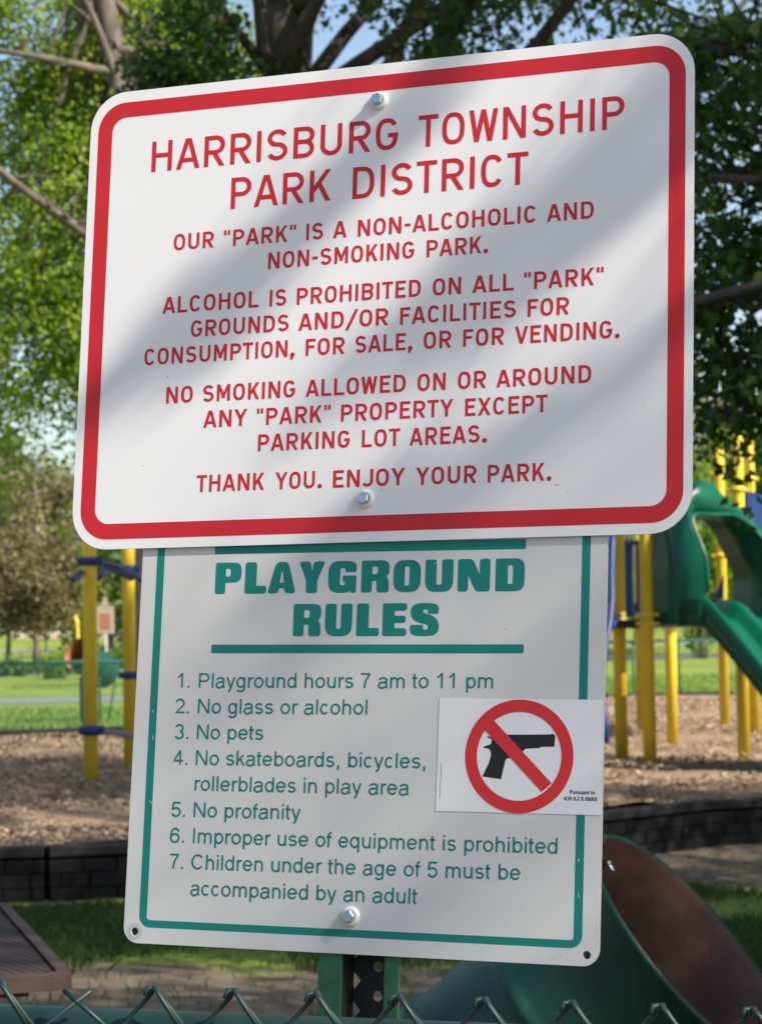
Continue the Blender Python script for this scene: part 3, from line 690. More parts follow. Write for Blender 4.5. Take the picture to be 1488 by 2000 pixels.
ADV = {c: v/716 for c, v in {**{d: 556 for d in '0123456789'}, '.': 278, ',': 278, ' ': 278, '/': 278, 'P': 667, 'N': 722, 'I': 278, 'C': 722, 'L': 556, 'S': 667,
       'a': 556, 'b': 556, 'c': 500, 'd': 556, 'e': 556, 'f': 278, 'g': 556, 'h': 556, 'i': 222, 'k': 500, 'l': 222, 'm': 833, 'n': 556, 'o': 556, 'p': 556, 'q': 556, 'r': 333, 's': 500, 't': 278, 'u': 556, 'y': 500}.items()}
def grotesque(ch, w):
    """plain sans serif, units of cap height"""
    h = w/2; S = []; A = ADV[ch]; X = .727
    def ln(*p, y0=-1, y1=2): S.append((list(p), False, y0, y1))
    def cl(p): S.append((p, True, -1, 2))
    def dg(a, b, y0=0, y1=1): S.append((ext(a, b), False, y0, y1))
    l, r_ = .092+h, A-.092-h                    # stem centres
    ol, orr = .05+h, A-.05-h                    # round extremes
    bx = lambda a, b: ((a+b)/2, (b-a)/2)
    yo, ry = X/2, X/2-h+.012
    if ch in 'bdpqgoce' or ch == 'a':
        if ch in 'bp': a, b = l, orr
        elif ch in 'dqg': a, b = ol, r_
        else: a, b = ol, orr
        cx, rx = bx(a, b)
        if ch in 'bdpqgo': cl(arc(cx, yo, rx, ry, 0, 350, 36))
        if ch == 'b': ln((l, 0), (l, 1))
        if ch == 'd': ln((r_, 0), (r_, 1))
        if ch == 'p': ln((l, -.29), (l, X))
        if ch == 'q': ln((r_, -.29), (r_, X))
        if ch == 'g': ln((r_, X), (r_, -.04), *arc(cx, -.06, rx, .18, 0, -155))
        if ch == 'c': ln(*arc(cx, yo, rx, ry, 42, 318, 30))
        if ch == 'e': ln((b, yo), *arc(cx, yo, rx, ry, 0, 325, 32)); ln((a, yo), (b, yo))
        if ch == 'a':
            ln(*arc(cx, X-h-.17, rx*.9, .18, 165, 20), (r_, .45), (r_-.01, .12), (r_+.05, -.005), y0=0)
            ln((r_, .42), (cx, .37), *arc(cx-.05, .19, rx*.82, .19, 95, 275, 14), (cx+.06, .03), (r_, .17))
    elif ch in 'nhmur':
        top = 1 if ch == 'h' else X
        if ch in 'nh': cx, rx = bx(l, r_); ln((l, 0), (l, top)); ln((l, .40), *arc(cx, X-h-.24, rx, .25, 175, 0), (r_, 0))
        if ch == 'u': cx, rx = bx(l, r_); ln((r_, 0), (r_, X)); ln((r_, .32), *arc(cx, h+.23, rx, .24, -5, -180), (l, X))
        if ch == 'm':
            m_ = A/2; ln((l, 0), (l, X))
            for a, b in ((l, m_), (m_, r_)): cx, rx = bx(a, b); ln((a, .42), *arc(cx, X-h-.21, rx, .22, 175, 0), (b, 0))
        if ch == 'r': ln((l, 0), (l, X)); ln((l, .38), *arc(l+.26, X-h-.27, .26, .28, 175, 78))
    elif ch == 'i': ln((A/2, 0), (A/2, X)); ln((A/2, .87), (A/2, 1))
    elif ch == 'l': ln((A/2, 0), (A/2, 1))
    elif ch == 'k': ln((l, 0), (l, 1)); dg((l, .25), (A-.14, X), .2, X); dg((l+.2, .46), (A-.08, 0), 0, .5)
    elif ch == 's' or ch == 'S':
        T_ = X if ch == 's' else 1.0
        cx, rx = bx(ol+.01, orr-.01); ym = T_*.505; ru = (T_-h+.01-ym)/2; rl = (ym-h+.01)/2
        ln(*arc(cx, ym+ru, rx*.92, ru, 20, 252), *arc(cx, ym-rl, rx, rl, 72, -160))
    elif ch == 't': x = A*.42; ln((x, .93), (x, .16), *arc(x+.12, .17, .12, .12, 180, 285)); ln((.02, X-h), (A-.03, X-h))
    elif ch == 'f': x = A*.42; ln((x, 0), (x, .82), *arc(x+.15, .80, .15, .14, 180, 78)); ln((.02, X-h), (A-.02, X-h))
    elif ch == 'y': dg((.03+h, X), (A/2+.01, 0), 0, X); ln((A-.03-h, X), (A/2-.02, -.12), *arc(A/2-.16, -.10, .13, .13, -20, -95), y1=X)
    elif ch == 'P': ln((l, 0), (l, 1)); rr = (1-h-.45)/2; ln((l, 1-h), *arc(A-.09-h-rr, .45+rr, rr, rr, 90, -90), (l, .45))
    elif ch == 'N': ln((l, 0), (l, 1)); ln((r_, 0), (r_, 1)); dg((l+.01, 1), (r_-.01, 0))
    elif ch == 'I': ln((A/2, 0), (A/2, 1))
    elif ch == 'L': ln((l, 1), (l, h), (A-.05, h))
    elif ch == 'C': cx, rx = bx(.06+h, A-.06-h); ln(*arc(cx, .5, rx, .5-h+.012, 40, 320, 34))
    elif ch == '.': ln((A/2, 0), (A/2, .14))
    elif ch == ',': ln((A/2, 0), (A/2, .14)); ln((A/2+.03, .02), (A/2-.04, -.17))
    elif ch == '/': dg((.03, 0), (A-.03, 1))
    elif ch == '1': x = A*.56; ln((x, 0), (x, 1)); ln((x-.30, .72), *[(x-.16, .80), (x-.03, .96)])
    elif ch == '2': cx, rx = bx(ol, orr); ln(*arc(cx, 1-h-.25, rx, .26, 165, -35), (ol+.03, h), (A-.05, h))
    elif ch == '3': cx, rx = bx(ol, orr); ln(*arc(cx, .76-h*.3, rx*.9, .21, 160, -75)); ln(*arc(cx, .28, rx, .245, 78, -160))
    elif ch == '4': ln((A*.66, 0), (A*.66, 1)); ln((A*.66, .96), (.07, .27)); ln((.05, .27), (A-.04, .27))
    elif ch == '5': ln((A-.1, 1-h), (.20, 1-h), (.13, .48)); cx, rx = bx(ol, orr); ln((.13, .50), *arc(cx, .31, rx, .28, 135, -160))
    elif ch == '6': cx, rx = bx(ol, orr); cl(arc(cx, .31, rx, .28, 0, 350, 30)); ln((ol, .33), *arc(cx+.02, .52, rx+.02, .42, 180, 35))
    elif ch == '7': ln((.05, 1-h), (A-.09, 1-h)); ln((A-.12, .93), (A*.50, .50), (A*.38, 0))
    elif ch == '0': cx, rx = bx(ol, orr); cl(arc(cx, .5, rx, .5-h, 0, 350, 34))
    return S, A, 0, 0

class Print:
    """flat ink pieces lying a fraction of a millimetre above a panel (units: mm)"""
    def __init__(s, z): s.b = MB(); s.z = z; s.k = 0
    def poly(s, pts, z=None):
        s.k += 1; zz = (z if z is not None else s.z)+.012*(s.k % 5)
        s.b.add([(p[0]/1000, p[1]/1000, zz/1000) for p in pts], [list(range(len(pts)))])
    def text(s, font, txt, x0, x1, y, cap, w, slope=0.0):
        pen = 0; items = []; xmin = xmax = None
        for ch in txt:
            if ch == ' ': pen += ADV[' ']; continue
            S, Wd, sb, sr = font(ch, w); ox = pen+sb
            for pts, closed, a, b in S:
                for q in ribbon(pts, w*(.85 if ch == '"' else 1), closed):
                    q = clip_y(list(q), a, b)
                    if len(q) > 2:
                        q = [(p.x+ox, p.y) for p in q]; items.append(q)
                        for p in q:
                            xmin = p[0] if xmin is None else min(xmin, p[0]); xmax = p[0] if xmax is None else max(xmax, p[0])
            pen = ox+Wd+sr
        k = (x1-x0)/(xmax-xmin)
        for q in items:
            P2 = [(x0+(px-xmin)*k, y+py*cap+(px-xmin)*k*slope) for px, py in q]
            ar = sum(P2[i-1][0]*P2[i][1]-P2[i][0]*P2[i-1][1] for i in range(len(P2)))
            s.poly(P2 if ar > 0 else P2[::-1])
    def filled(s, outer, holes=()):
        bm = bmesh.new(); es = []
        for loop in [outer, *holes]:
            vs = [bm.verts.new((x/1000, y/1000, s.z/1000)) for x, y in loop]
            es += [bm.edges.new((vs[i-1], vs[i])) for i in range(len(vs))]
        bmesh.ops.triangle_fill(bm, use_beauty=True, use_dissolve=False, edges=es, normal=(0, 0, 1))
        bm.verts.index_update()
        s.b.add([v.co for v in bm.verts], [[v.index for v in (f.verts if f.normal.z > 0 else reversed(f.verts))] for f in bm.faces]); bm.free()
    def ring(s, a, b):
        n = len(a)
        for i in range(n): s.b.add([(p[0]/1000, p[1]/1000, s.z/1000) for p in (a[i], a[(i+1) % n], b[(i+1) % n], b[i])], [(0, 1, 2, 3)])
    def build(s, *a, **k): return s.b.build(*a, local=True, **k)

def rrect(x0, y0, x1, y1, r, n=10):
    o = []
    rr = r if isinstance(r, (tuple, list)) else [r]*4
    for (cx, cy, a, q) in ((x1-rr[0], y0+rr[0], -90, rr[0]), (x1-rr[1], y1-rr[1], 0, rr[1]), (x0+rr[2], y1-rr[2], 90, rr[2]), (x0+rr[3], y0+rr[3], 180, rr[3])):
        for i in range(n+1):
            t_ = rad(a+90*i/n); o.append((cx+q*math.cos(t_), cy+q*math.sin(t_)))
    return o
def rpoly(pts, n=5):
    """polygon with rounded corners: pts (x, y, r)"""
    o = []; N = len(pts)
    for i in range(N):
        p = Vector(pts[i][:2]); a = Vector(pts[i-1][:2]); b = Vector(pts[(i+1) % N][:2]); r_ = pts[i][2]
        if r_ <= 0: o.append(tuple(p)); continue
        ra, rb = min(r_, (a-p).length*.5), min(r_, (b-p).length*.5)
        q0 = p+(a-p).normalized()*ra; q1 = p+(b-p).normalized()*rb
        for k in range(n+1):
            t_ = k/n; o.append(tuple(q0*(1-t_)**2+p*2*t_*(1-t_)+q1*t_*t_))
    return o
def circle(cx, cy, r, n=40): return [(cx+r*math.cos(2*math.pi*i/n), cy+r*math.sin(2*math.pi*i/n)) for i in range(n)]

def panel(outer, holes, thick, parent, m_face, name='panel'):
    """sheet metal blank, face at z = 0, back at -thick (mm)"""
    bm = bmesh.new(); es = []; loops = []
    for loop in [outer, *holes]:
        vs = [bm.verts.new((x/1000, y/1000, 0)) for x, y in loop]; loops.append(vs)
        es += [bm.edges.new((vs[i-1], vs[i])) for i in range(len(vs))]
    bmesh.ops.triangle_fill(bm, use_beauty=True, use_dissolve=False, edges=es, normal=(0, 0, 1))
    bm.verts.index_update(); nv = len(bm.verts); b = MB()
    vs = [v.co.copy() for v in bm.verts]
    fs = [[v.index for v in (f.verts if f.normal.z > 0 else reversed(f.verts))] for f in bm.faces]
    lp = [[v.index for v in l] for l in loops]; bm.free()
    b.add(vs, fs)
    b.cur = 1
    b.add([(v.x, v.y, -thick/1000) for v in vs], [f[::-1] for f in fs])
    side = []
    for k, l in enumerate(lp):
        n = len(l)
        for i in range(n):
            a, c = l[i], l[(i+1) % n]
            q = (a, a+nv, c+nv, c)
            side.append(q)
    b.add(vs+[(v.x, v.y, -thick/1000) for v in vs], side)
    return b.build(name, [m_face, M_ALU], parent, local=True)

def hexbolt(parent, x, y, z, spin=.2, label=None, head=.0052, wr=.0088):
    b = MB(); R_ = .0058; n = 6
    h0, h1 = z+.0036, z+.0036+head
    v = []
    for (rr, zz, nn) in ((R_, h0, 0), (R_, h1-.0008, 0), (R_*.86, h1, 0)):
        for j in range(n): t_ = spin+2*math.pi*j/n; v.append((x+rr*math.cos(t_), y+rr*math.sin(t_), zz))
    f = [(i*n+j, i*n+(j+1) % n, (i+1)*n+(j+1) % n, (i+1)*n+j) for i in range(2) for j in range(n)]+[tuple(2*n+j for j in range(n))]
    b.add(v, f)
    for k in range(5):                                   # raised grade marks on the head
        t_ = spin+.5+2*math.pi*k/5; b.box((x+.003*math.cos(t_), y+.003*math.sin(t_), h1+.00015), (.0014, .0007, .0003), Matrix.Rotation(t_, 3, 'Z'))
    o = b.build('bolt', M_ZINC, parent, local=True, label=label)
    w_ = MB(); T = Matrix.Translation((x, y, z))
    w_.lathe([(.0046, .0036), (.0062, .0040), (.0080, .0034), (wr, .0018), (wr, 0)], T, 28)
    w_.build('washer', M_NYL, o, local=True)
    return o

# ------------------------------------------------------------------ the two signs
UP = thing('township_sign', 'white metal sign with a thick red border and red park district lettering', 'sign', mat=S_M)
panel(rrect(-304.8, -228.6, 304.8, 228.6, 38), [], 2.0, UP, M_SHEET)
b = Print(.15); b.ring(rrect(-296, -219, 297, 217.5, 29), rrect(-280.5, -204, 282, 202, 15)); b.build('border', M_RED, UP)
LINES = [
 (143.6, 142.5, [('HARRISBURG', -235.7, 21.9), ('TOWNSHIP', 42.3, 240.6)]),
 (99.1, 97.9, [('PARK', -148.6, -44.8), ('DISTRICT', -22.6, 150.4)]),
 (62.2, 60.8, [('OUR', -207.7, -165.0), ('"PARK"', -154.3, -79.1), ('IS', -68.5, -51.2), ('A', -41.0, -27.2), ('NON-ALCOHOLIC', -15.8, 158.0), ('AND', 168.9, 213.0)]),
 (36.6, 36.2, [('NON-SMOKING', -107.0, 41.1), ('PARK.', 53.4, 113.3)]),
 (.1, -1.4, [('ALCOHOL', -217.0, -115.5), ('IS', -104.1, -86.9), ('PROHIBITED', -76.0, 48.5), ('ON', 60.2, 87.8), ('ALL', 98.7, 138.6), ('"PARK"', 148.2, 222.9)]),
 (-24.9, -26.8, [('GROUNDS', -185.6, -83.4), ('AND/OR', -73.4, 17.0), ('FACILITIES', 28.7, 141.0), ('FOR', 152.2, 191.2)]),
 (-50.0, -51.3, [('CONSUMPTION,', -234.2, -76.3), ('FOR', -65.2, -25.8), ('SALE,', -15.0, 41.7), ('OR', 52.5, 79.5), ('FOR', 90.9, 130.2), ('VENDING.', 140.5, 238.5)]),
 (-89.0, -90.8, [('NO', -209.0, -180.9), ('SMOKING', -170.0, -74.6), ('ALLOWED', -63.9, 35.9), ('ON', 47.5, 74.9), ('OR', 86.8, 113.9), ('AROUND', 123.7, 212.6)]),
 (-114.3, -115.8, [('ANY', -168.6, -122.9), ('"PARK"', -113.0, -38.0), ('PROPERTY', -27.4, 82.9), ('EXCEPT', 94.3, 172.2)]),
 (-139.5, -140.8, [('PARKING', -110.8, -17.9), ('LOT', -5.9, 31.7), ('AREAS.', 41.1, 115.7)]),
 (-176.2, -178.0, [('THANK', -173.1, -103.1), ('YOU.', -91.8, -44.4), ('ENJOY', -33.4, 37.5), ('YOUR', 48.0, 106.4), ('PARK.', 117.1, 177.1)])]
for i, (ya, yb, words) in enumerate(LINES):
    pr = Print(.15); xa, xb = words[0][1], words[-1][2]
    for w_, x0, x1 in words:
        if i < 2 and w_ is not words[0][0]: pr.build('lettering', M_RED, UP); pr = Print(.15)
        y = ya+(yb-ya)*((x0+x1)/2-xa)/(xb-xa)
        pr.text(highway, w_, x0, x1, y, 31.0 if i < 2 else 16.3, .142 if i < 2 else .165)
    pr.build('lettering', M_RED, UP)
hexbolt(UP, .0021, .1923, 0, .25); hexbolt(UP, -.0007, -.1889, 0, .5)

LO_M = S_M @ Matrix.Translation((-.00328, -.60013, -.0030)) @ Matrix.Rotation(-.00948, 4, 'Z')
LO = thing('rules_sign', 'whitish metal sign with teal border listing the playground rules under the red bordered one', 'sign', mat=LO_M)
panel(rrect(-228.6, 0, 228.6, 609.6, 15), [circle(-217.1, 10.6, 3.6, 16), circle(217.4, 9.6, 3.6, 16)], 1.8, LO, M_SHEET2)
b = Print(.15); b.ring(rrect(-213, 14.9, 213, 594.7, 11), rrect(-205.3, 21.6, 205.3, 588, 3)); b.build('border', M_TEAL, LO)
b = Print(.15); b.filled(rrect(-153, 363, 153.3, 372, .8, 2)); b.filled(rrect(-152, 269.6, 153.5, 277.6, 1.2, 3)); b.build('rule_bars', M_TEAL, LO)
b = Print(.12); b.ring(circle(-217.1, 10.6, 7.6, 28), circle(-217.1, 10.6, 4.2, 28)); b.build('hole_wear', M_ALU, LO)

def fat(ch, Wd):
    q, s_ = .09, .07
    k = {'P': ([(0, 0, q), (.36, 0, q), (.36, .36, .03), (Wd, .36, .26), (Wd, 1, .26), (0, 1, s_)], [[(.36, .55, .05), (.53, .55, .09), (.53, .81, .09), (.36, .81, .05)]]),
         'L': ([(0, 0, s_), (Wd, 0, .10), (Wd, .25, .10), (.40, .25, .03), (.40, 1, q), (0, 1, q)], []),
         'A': ([(0, 0, .12), (.36, 0, .12), (.41, .17, .02), (Wd-.41, .17, .02), (Wd-.36, 0, .12), (Wd, 0, .12), (Wd/2+.20, 1, .16), (Wd/2-.20, 1, .16)], [[(Wd/2-.07, .34, .02), (Wd/2+.07, .34, .02), (Wd/2+.015, .70, .01), (Wd/2-.015, .70, .01)]]),
         'Y': ([(Wd/2-.19, 0, .1), (Wd/2+.19, 0, .1), (Wd/2+.19, .40, .08), (Wd, 1, .13), (Wd-.40, 1, .13), (Wd/2, .66, .02), (.40, 1, .13), (0, 1, .13), (Wd/2-.19, .40, .08)], []),
         'G': ([(0, 0, .36), (Wd-.26, 0, .2), (Wd-.22, .08, .05), (Wd-.18, 0, .03), (Wd, 0, .05), (Wd, .54, .06), (.48, .54, .05), (.48, .36, .04), (.56, .34, .02), (.56, .24, .05), (.40, .24, .06), (.40, .77, .06), (.57, .77, .06), (.57, .64, .05), (Wd, .64, .06), (Wd, 1, .36), (0, 1, .36)], []),
         'R': ([(0, 0, q), (.36, 0, q), (.36, .36, .04), (.51, .36, .05), (.52, 0, .1), (Wd, 0, .1), (Wd-.02, .40, .12), (Wd-.1, .49, .06), (Wd, .58, .14), (Wd, 1, .26), (0, 1, s_)], [[(.36, .57, .04), (.54, .57, .07), (.54, .81, .07), (.36, .81, .04)]]),
         'O': ([(0, 0, .36), (Wd, 0, .36), (Wd, 1, .36), (0, 1, .36)], [[(Wd/2-.075, .20, .07), (Wd/2+.075, .20, .07), (Wd/2+.075, .80, .07), (Wd/2-.075, .80, .07)]]),
         'U': ([(0, 0, .34), (Wd, 0, .34), (Wd, 1, .08), (Wd-.37, 1, .08), (Wd-.37, .22, .07), (.37, .22, .07), (.37, 1, .08), (0, 1, .08)], []),
         'N': ([(0, 0, .1), (.34, 0, .1), (.34, .50, .0), (Wd-.46, 0, .12), (Wd, 0, .1), (Wd, 1, .1), (Wd-.34, 1, .1), (Wd-.34, .52, 0), (.48, 1, .12), (0, 1, .1)], []),
         'D': ([(0, 0, s_), (Wd, 0, .30), (Wd, 1, .30), (0, 1, s_)], [[(Wd/2-.07, .22, .03), (Wd/2+.09, .22, .08), (Wd/2+.09, .79, .08), (Wd/2-.07, .79, .03)]]),
         'E': ([(0, 0, s_), (Wd, 0, .09), (Wd, .24, .09), (.39, .24, .03), (.39, .40, .03), (Wd-.03, .40, .09), (Wd-.03, .62, .09), (.39, .62, .03), (.39, .77, .03), (Wd, .77, .09), (Wd, 1, .09), (0, 1, s_)], []),
         'S': ([(0, 0, .36), (Wd, 0, .36), (Wd, .54, .30), (.40, .72, .06), (.42, .81, .05), (.56, .80, .04), (.56, .67, .04), (Wd-.02, .67, .06), (Wd-.02, 1, .36), (.01, 1, .36), (.01, .48, .30), (.58, .33, .06), (.57, .20, .05), (.42, .20, .04), (.42, .34, .04), (0, .34, .06)], [])}[ch]
    return k
for txt, yb, cap, xs in (('PLAYGROUND', 325.2, 29.6, [(-151.1, -124.3), (-120.6, -98.4), (-97.4, -68.6), (-66.2, -39.7), (-36.5, -8.6), (-3.8, 23.6), (27.6, 54.2), (58.4, 85.4), (89.6, 120.4), (125.4, 152.7)]),
                         ('RULES', 285.2, 30.0, [(-69.8, -42.1), (-38.0, -11.3), (-7.0, 15.4), (18.5, 41.9), (45.3, 73.1)])):
    pr = Print(.15)
    for ch, (x0, x1) in zip(txt, xs):
        o, hs = fat(ch, (x1-x0)/cap)
        tr_ = lambda P_: [(x0+x*cap, yb+y*cap) for x, y in rpoly(P_)]
        pr.filled(tr_(o), [tr_(h_) for h_ in hs])
    pr.build('lettering', M_TEAL, LO)
RULES = [[('1.', -185.0, -172.5, 237.2, 0), ('Playground hours 7 am to 11 pm', -163.2, 126.0, 237.2, .004)],
 [('2.', -186.5, -172.3, 213.2, 0), ('No glass or alcohol', -163.0, 6.9, 213.2, .003)],
 [('3.', -185.6, -171.5, 189.3, 0), ('No pets', -162.7, -95.1, 189.3, .003)],
 [('4.', -185.7, -171.3, 165.3, 0), ('No skateboards, bicycles,', -162.6, 64.7, 165.4, .004)],
 [('rollerblades in play area', -162.5, 49.7, 141.7, .003)],
 [('5.', -185.1, -170.9, 117.3, 0), ('No profanity', -162.2, -54.7, 117.3, .004)],
 [('6.', -185.3, -170.7, 93.4, 0), ('Improper use of equipment is prohibited', -161.6, 189.0, 93.4, .0037)],
 [('7.', -184.1, -170.4, 69.6, 0), ('Children under the age of 5 must be', -162.2, 156.0, 69.6, .0044)],
 [('accompanied by an adult', -161.9, 60.7, 45.9, .0032)]]
for row in RULES:
    pr = Print(.15)
    for w_, x0, x1, y, sp_ in row: pr.text(grotesque, w_, x0, x1, y, 13.7, .128, sp_)
    pr.build('lettering', M_TXT, LO)
hexbolt(LO, -.0020, .0332, 0, .1, head=.0045)
# pistol prohibition sticker: its own thin sheet with printed sub-parts
sb = MB(); q = [(76.0, 229.3), (75.7, 128.9), (228.0, 129.1), (227.3, 228.9)]
sb.add([(x/1000, y/1000, z) for z in (.0004, .00016) for x, y in q], [(0, 1, 2, 3), (0, 4, 5, 1), (1, 5, 6, 2), (2, 6, 7, 3), (3, 7, 4, 0)])
ST = sb.build('sticker', M_STICK, LO, local=True, label='white sticker with a crossed out pistol')
b = Print(.50)
b.filled([(130.4, 197.3), (180.3, 198.2), (182.0, 198.9), (183.4, 198.2), (184.6, 196.9), (184.1, 187.4), (171.2, 187.2), (171.0, 186.2), (157.8, 185.3), (155.5, 183.1), (152.7, 179.4), (145.1, 177.4), (140.4, 176.4), (139.3, 174.1), (135.9, 158.2), (118.4, 160.3), (124.5, 173.3), (126.1, 180.1), (125.1, 183.4), (123.0, 185.1), (118.8, 185.3), (119.1, 186.7), (125.6, 189.0), (126.4, 191.9), (125.5, 193.9), (122.7, 194.3), (121.7, 196.0), (125.4, 195.2)])
b.build('pistol', M_BLK, ST)
b = Print(.62); b.ring(circle(151.8, 178.7, 49.9, 96), circle(151.8, 178.7, 39.0, 96)); b.z = .66
b.filled([(119.5, 201.3), (124.0, 205.9), (127.6, 210.1), (182.3, 155.8), (178.2, 151.6), (173.4, 148.1)])
b.build('prohibition_ring', M_SRED, ST)
b = Print(.55); b.text(grotesque, 'Pursuant to', 199.2, 221.7, 146.8, 3.3, .2); b.text(grotesque, '430 ILCS 66/65', 193.9, 223.7, 141.2, 3.3, .2); b.build('lettering', M_BLK, ST)
b = Print(.55); b.poly([(79.4, 171.4), (79.4, 158.2), (79.75, 158.2), (79.75, 171.4)]); b.poly([(79.2, 157.4), (79.2, 140.4), (79.5, 140.4), (79.5, 157.4)]); b.build('fine_print', M_BLK, ST)

M_SMUDGE = mat('grey smudge', (.40, .39, .37), .7)
random.seed(3)
for x, y, r_ in ((182.5, -182.1, 1.6), (192.6, -188.5, .7), (-120, 150, .6), (-255, 12, .7), (60, -205, .8), (240, 190, .6), (-228, -150, .6)):
    b = Print(.10); b.poly([(x+r_*math.cos(a_)*random.uniform(.6, 1.2), y+r_*.6*math.sin(a_)*random.uniform(.6, 1.2)) for a_ in [2*math.pi*k/9 for k in range(9)]]); b.build('smudge', M_SMUDGE, UP)
for x, y, w_, h_, t_ in ((42, 113.5, .9, 3.4, .5), (-208, 190, .5, 5, .3), (-209.5, 215, .5, 3, -.2), (-207, 130, .6, 4, .6), (209, 60, .5, 5, .2), (208.5, 90, .6, 3, -.4), (60, 318, .5, 5, 1.2), (70, 352, .5, 7, 1.9), (-110, 160, .6, 2.5, .9), (196, 8, .7, 4, .1), (188, 7, .8, 3.5, .2), (-90, 62, .5, 3, 1)):
    c_, s_ = math.cos(t_), math.sin(t_); b = Print(.22); b.poly([(x+px*c_-py*s_, y+px*s_+py*c_) for px, py in ((-w_/2, -h_/2), (w_/2, -h_*.4), (w_*.3, h_/2), (-w_/2, h_*.4))]); b.build('scratch', M_SHEET, LO)

# ------------------------------------------------------------------ green U channel sign post (leans with the signs)
PO = thing('sign_post', 'green perforated steel channel post carrying both signs', 'post', mat=S_M)
def punched(b, w, y0, y1, org, ex, ez, r_=.0049, pitch=.0265, hx=0.0):
    """strip of width w along local -y with a row of holes; ex = width axis, ez = thickness axis"""
    n = int((y1-y0)/pitch); N = 12
    for i in range(n):
        ya = y0+i*pitch; yc = ya+pitch/2; oc = []; ic = []
        for j in range(N):
            t_ = 2*math.pi*(j+.5)/N; c, s_ = math.cos(t_), math.sin(t_)
            k = 1/max(abs(c)/(w/2), abs(s_)/(pitch/2)); oc.append((c*k, s_*k)); ic.append((hx+r_*c, r_*s_))
        P3 = lambda p, z: org+ex*p[0]+Vector((0, yc+p[1], 0))+ez*z
        vs = [P3(p, z) for z in (0, -.003) for p in oc]+[P3(p, z) for z in (0, -.003) for p in ic]
        f = []
        for j in range(N):
            k = (j+1) % N
            f += [(j, k, 2*N+k, 2*N+j), (N+k, N+j, 3*N+j, 3*N+k), (2*N+j, 2*N+k, 3*N+k, 3*N+j)]
        b.add(vs, f)
b = MB(); zf = -.0052
for (xa, xb, za, zb) in ((-.036, -.013, zf-.003, zf), (.027, .042, zf-.003, zf)): b.bbox(((xa+xb)/2, -.83, (za+zb)/2), (xb-xa, 2.08, zb-za), .0012)
b.build('flange', M_GPOST, PO, local=True)
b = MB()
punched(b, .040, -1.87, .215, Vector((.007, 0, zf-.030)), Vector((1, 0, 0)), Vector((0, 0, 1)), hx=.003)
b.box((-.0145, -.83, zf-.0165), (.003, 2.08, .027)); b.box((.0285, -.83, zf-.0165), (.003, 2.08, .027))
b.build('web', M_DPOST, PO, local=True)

# ------------------------------------------------------------------ chain link fences
def chainlink(name, label, O, u, length, top, wire, dia=.0718, nside=5, hooks=True, z0=.05, i0=0, open_joint=None, mat_=None, posts=(), rail_r=.021, toward=None, group=None, railz=None):
    """O: a point on the mesh line (a top joint), u: horizontal direction, wires woven diagonally, posts at the given distances"""
    O = Vector(O); u = Vector(u).normalized(); nrm = Vector((u.y, -u.x, 0))      # nrm faces the viewer side
    F = thing(name, label, 'fence', (O.x, O.y, 0), group)
    b = MB(); hw = dia/2; rows = int((top-z0)/hw)
    for k in range(i0, i0+int(length/hw)):
        pts = []
        for j in range(rows+1):
            par = (j+k) % 2
            x = (k+par)*hw
            pts.append(O+u*x+Vector((0, 0, top-O.z-j*hw))+nrm*(wire*.9*(1 if (j % 2) else -1)))
        if hooks:
            jx = (k+(k % 2))*hw; right = (k % 2 == 1)                  # odd wires rise to the joint from the left
            sg = 1 if right else -1
            P0 = pts[0]
            if open_joint is not None and abs(jx-open_joint*dia) < 1e-4:
                pts[0] = P0+u*(sg*.012)+Vector((0, 0, -.002))
                pts[0] = pts[0].lerp(pts[1], -.02)
            elif right:
                pts = [P0+u*.026+nrm*.006+Vector((0, 0, -.030)), P0+u*.006+nrm*.007+Vector((0, 0, -.001)), P0+u*.001+nrm*.004+Vector((0, 0, .004)), P0+u*(-.005)+Vector((0, 0, -.003))]+pts[1:]
            else:
                pts = [P0+u*(-.007)+nrm*.004+Vector((0, 0, -.003)), P0+u*(-.006)+nrm*.001+Vector((0, 0, .003)), P0+u*.001-nrm*.003+Vector((0, 0, .003)), P0+u*.004+Vector((0, 0, -.003))]+pts[1:]
        b.tube(pts, wire, nside, caps=hooks)
    b.build('chain_link', mat_ or M_VINYL, F)
    rb = MB(); rz = railz or top-.041
    a = O+u*(i0*hw-.5)-nrm*(rail_r+wire*3); e = O+u*(i0*hw+length+.5)-nrm*(rail_r+wire*3)
    rb.tube([(a.x, a.y, rz), (e.x, e.y, rz)], rail_r, 20); rb.build('top_rail', mat_ or M_VINYL, F)
    for s_ in posts:
        pb = MB(); c = O+u*s_-nrm*(rail_r*2+wire*3+.012)
        pb.tube([(c.x, c.y, -.2), (c.x, c.y, rz+.06), (c.x, c.y, rz+.075)], [.027, .027, .012], 14); pb.build('post', mat_ or M_VINYL, F)
    return F
YAW = rad(17.6)
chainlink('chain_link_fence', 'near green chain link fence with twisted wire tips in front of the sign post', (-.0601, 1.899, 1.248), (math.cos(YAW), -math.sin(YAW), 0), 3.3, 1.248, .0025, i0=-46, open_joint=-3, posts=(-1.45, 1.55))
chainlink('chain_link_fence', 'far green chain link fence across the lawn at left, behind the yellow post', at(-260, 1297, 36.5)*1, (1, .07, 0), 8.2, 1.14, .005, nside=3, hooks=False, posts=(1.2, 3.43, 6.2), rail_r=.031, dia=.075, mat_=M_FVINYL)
chainlink('chain_link_fence', 'far green chain link fence across the lawn at right, under the deck', at(1130, 1245, 51)*1, (1, .05, 0), 6.5, 1.24, .0026, nside=3, hooks=False, posts=(1.22, 2.25, 4.6), rail_r=.033, dia=.09, mat_=M_FVINYL)

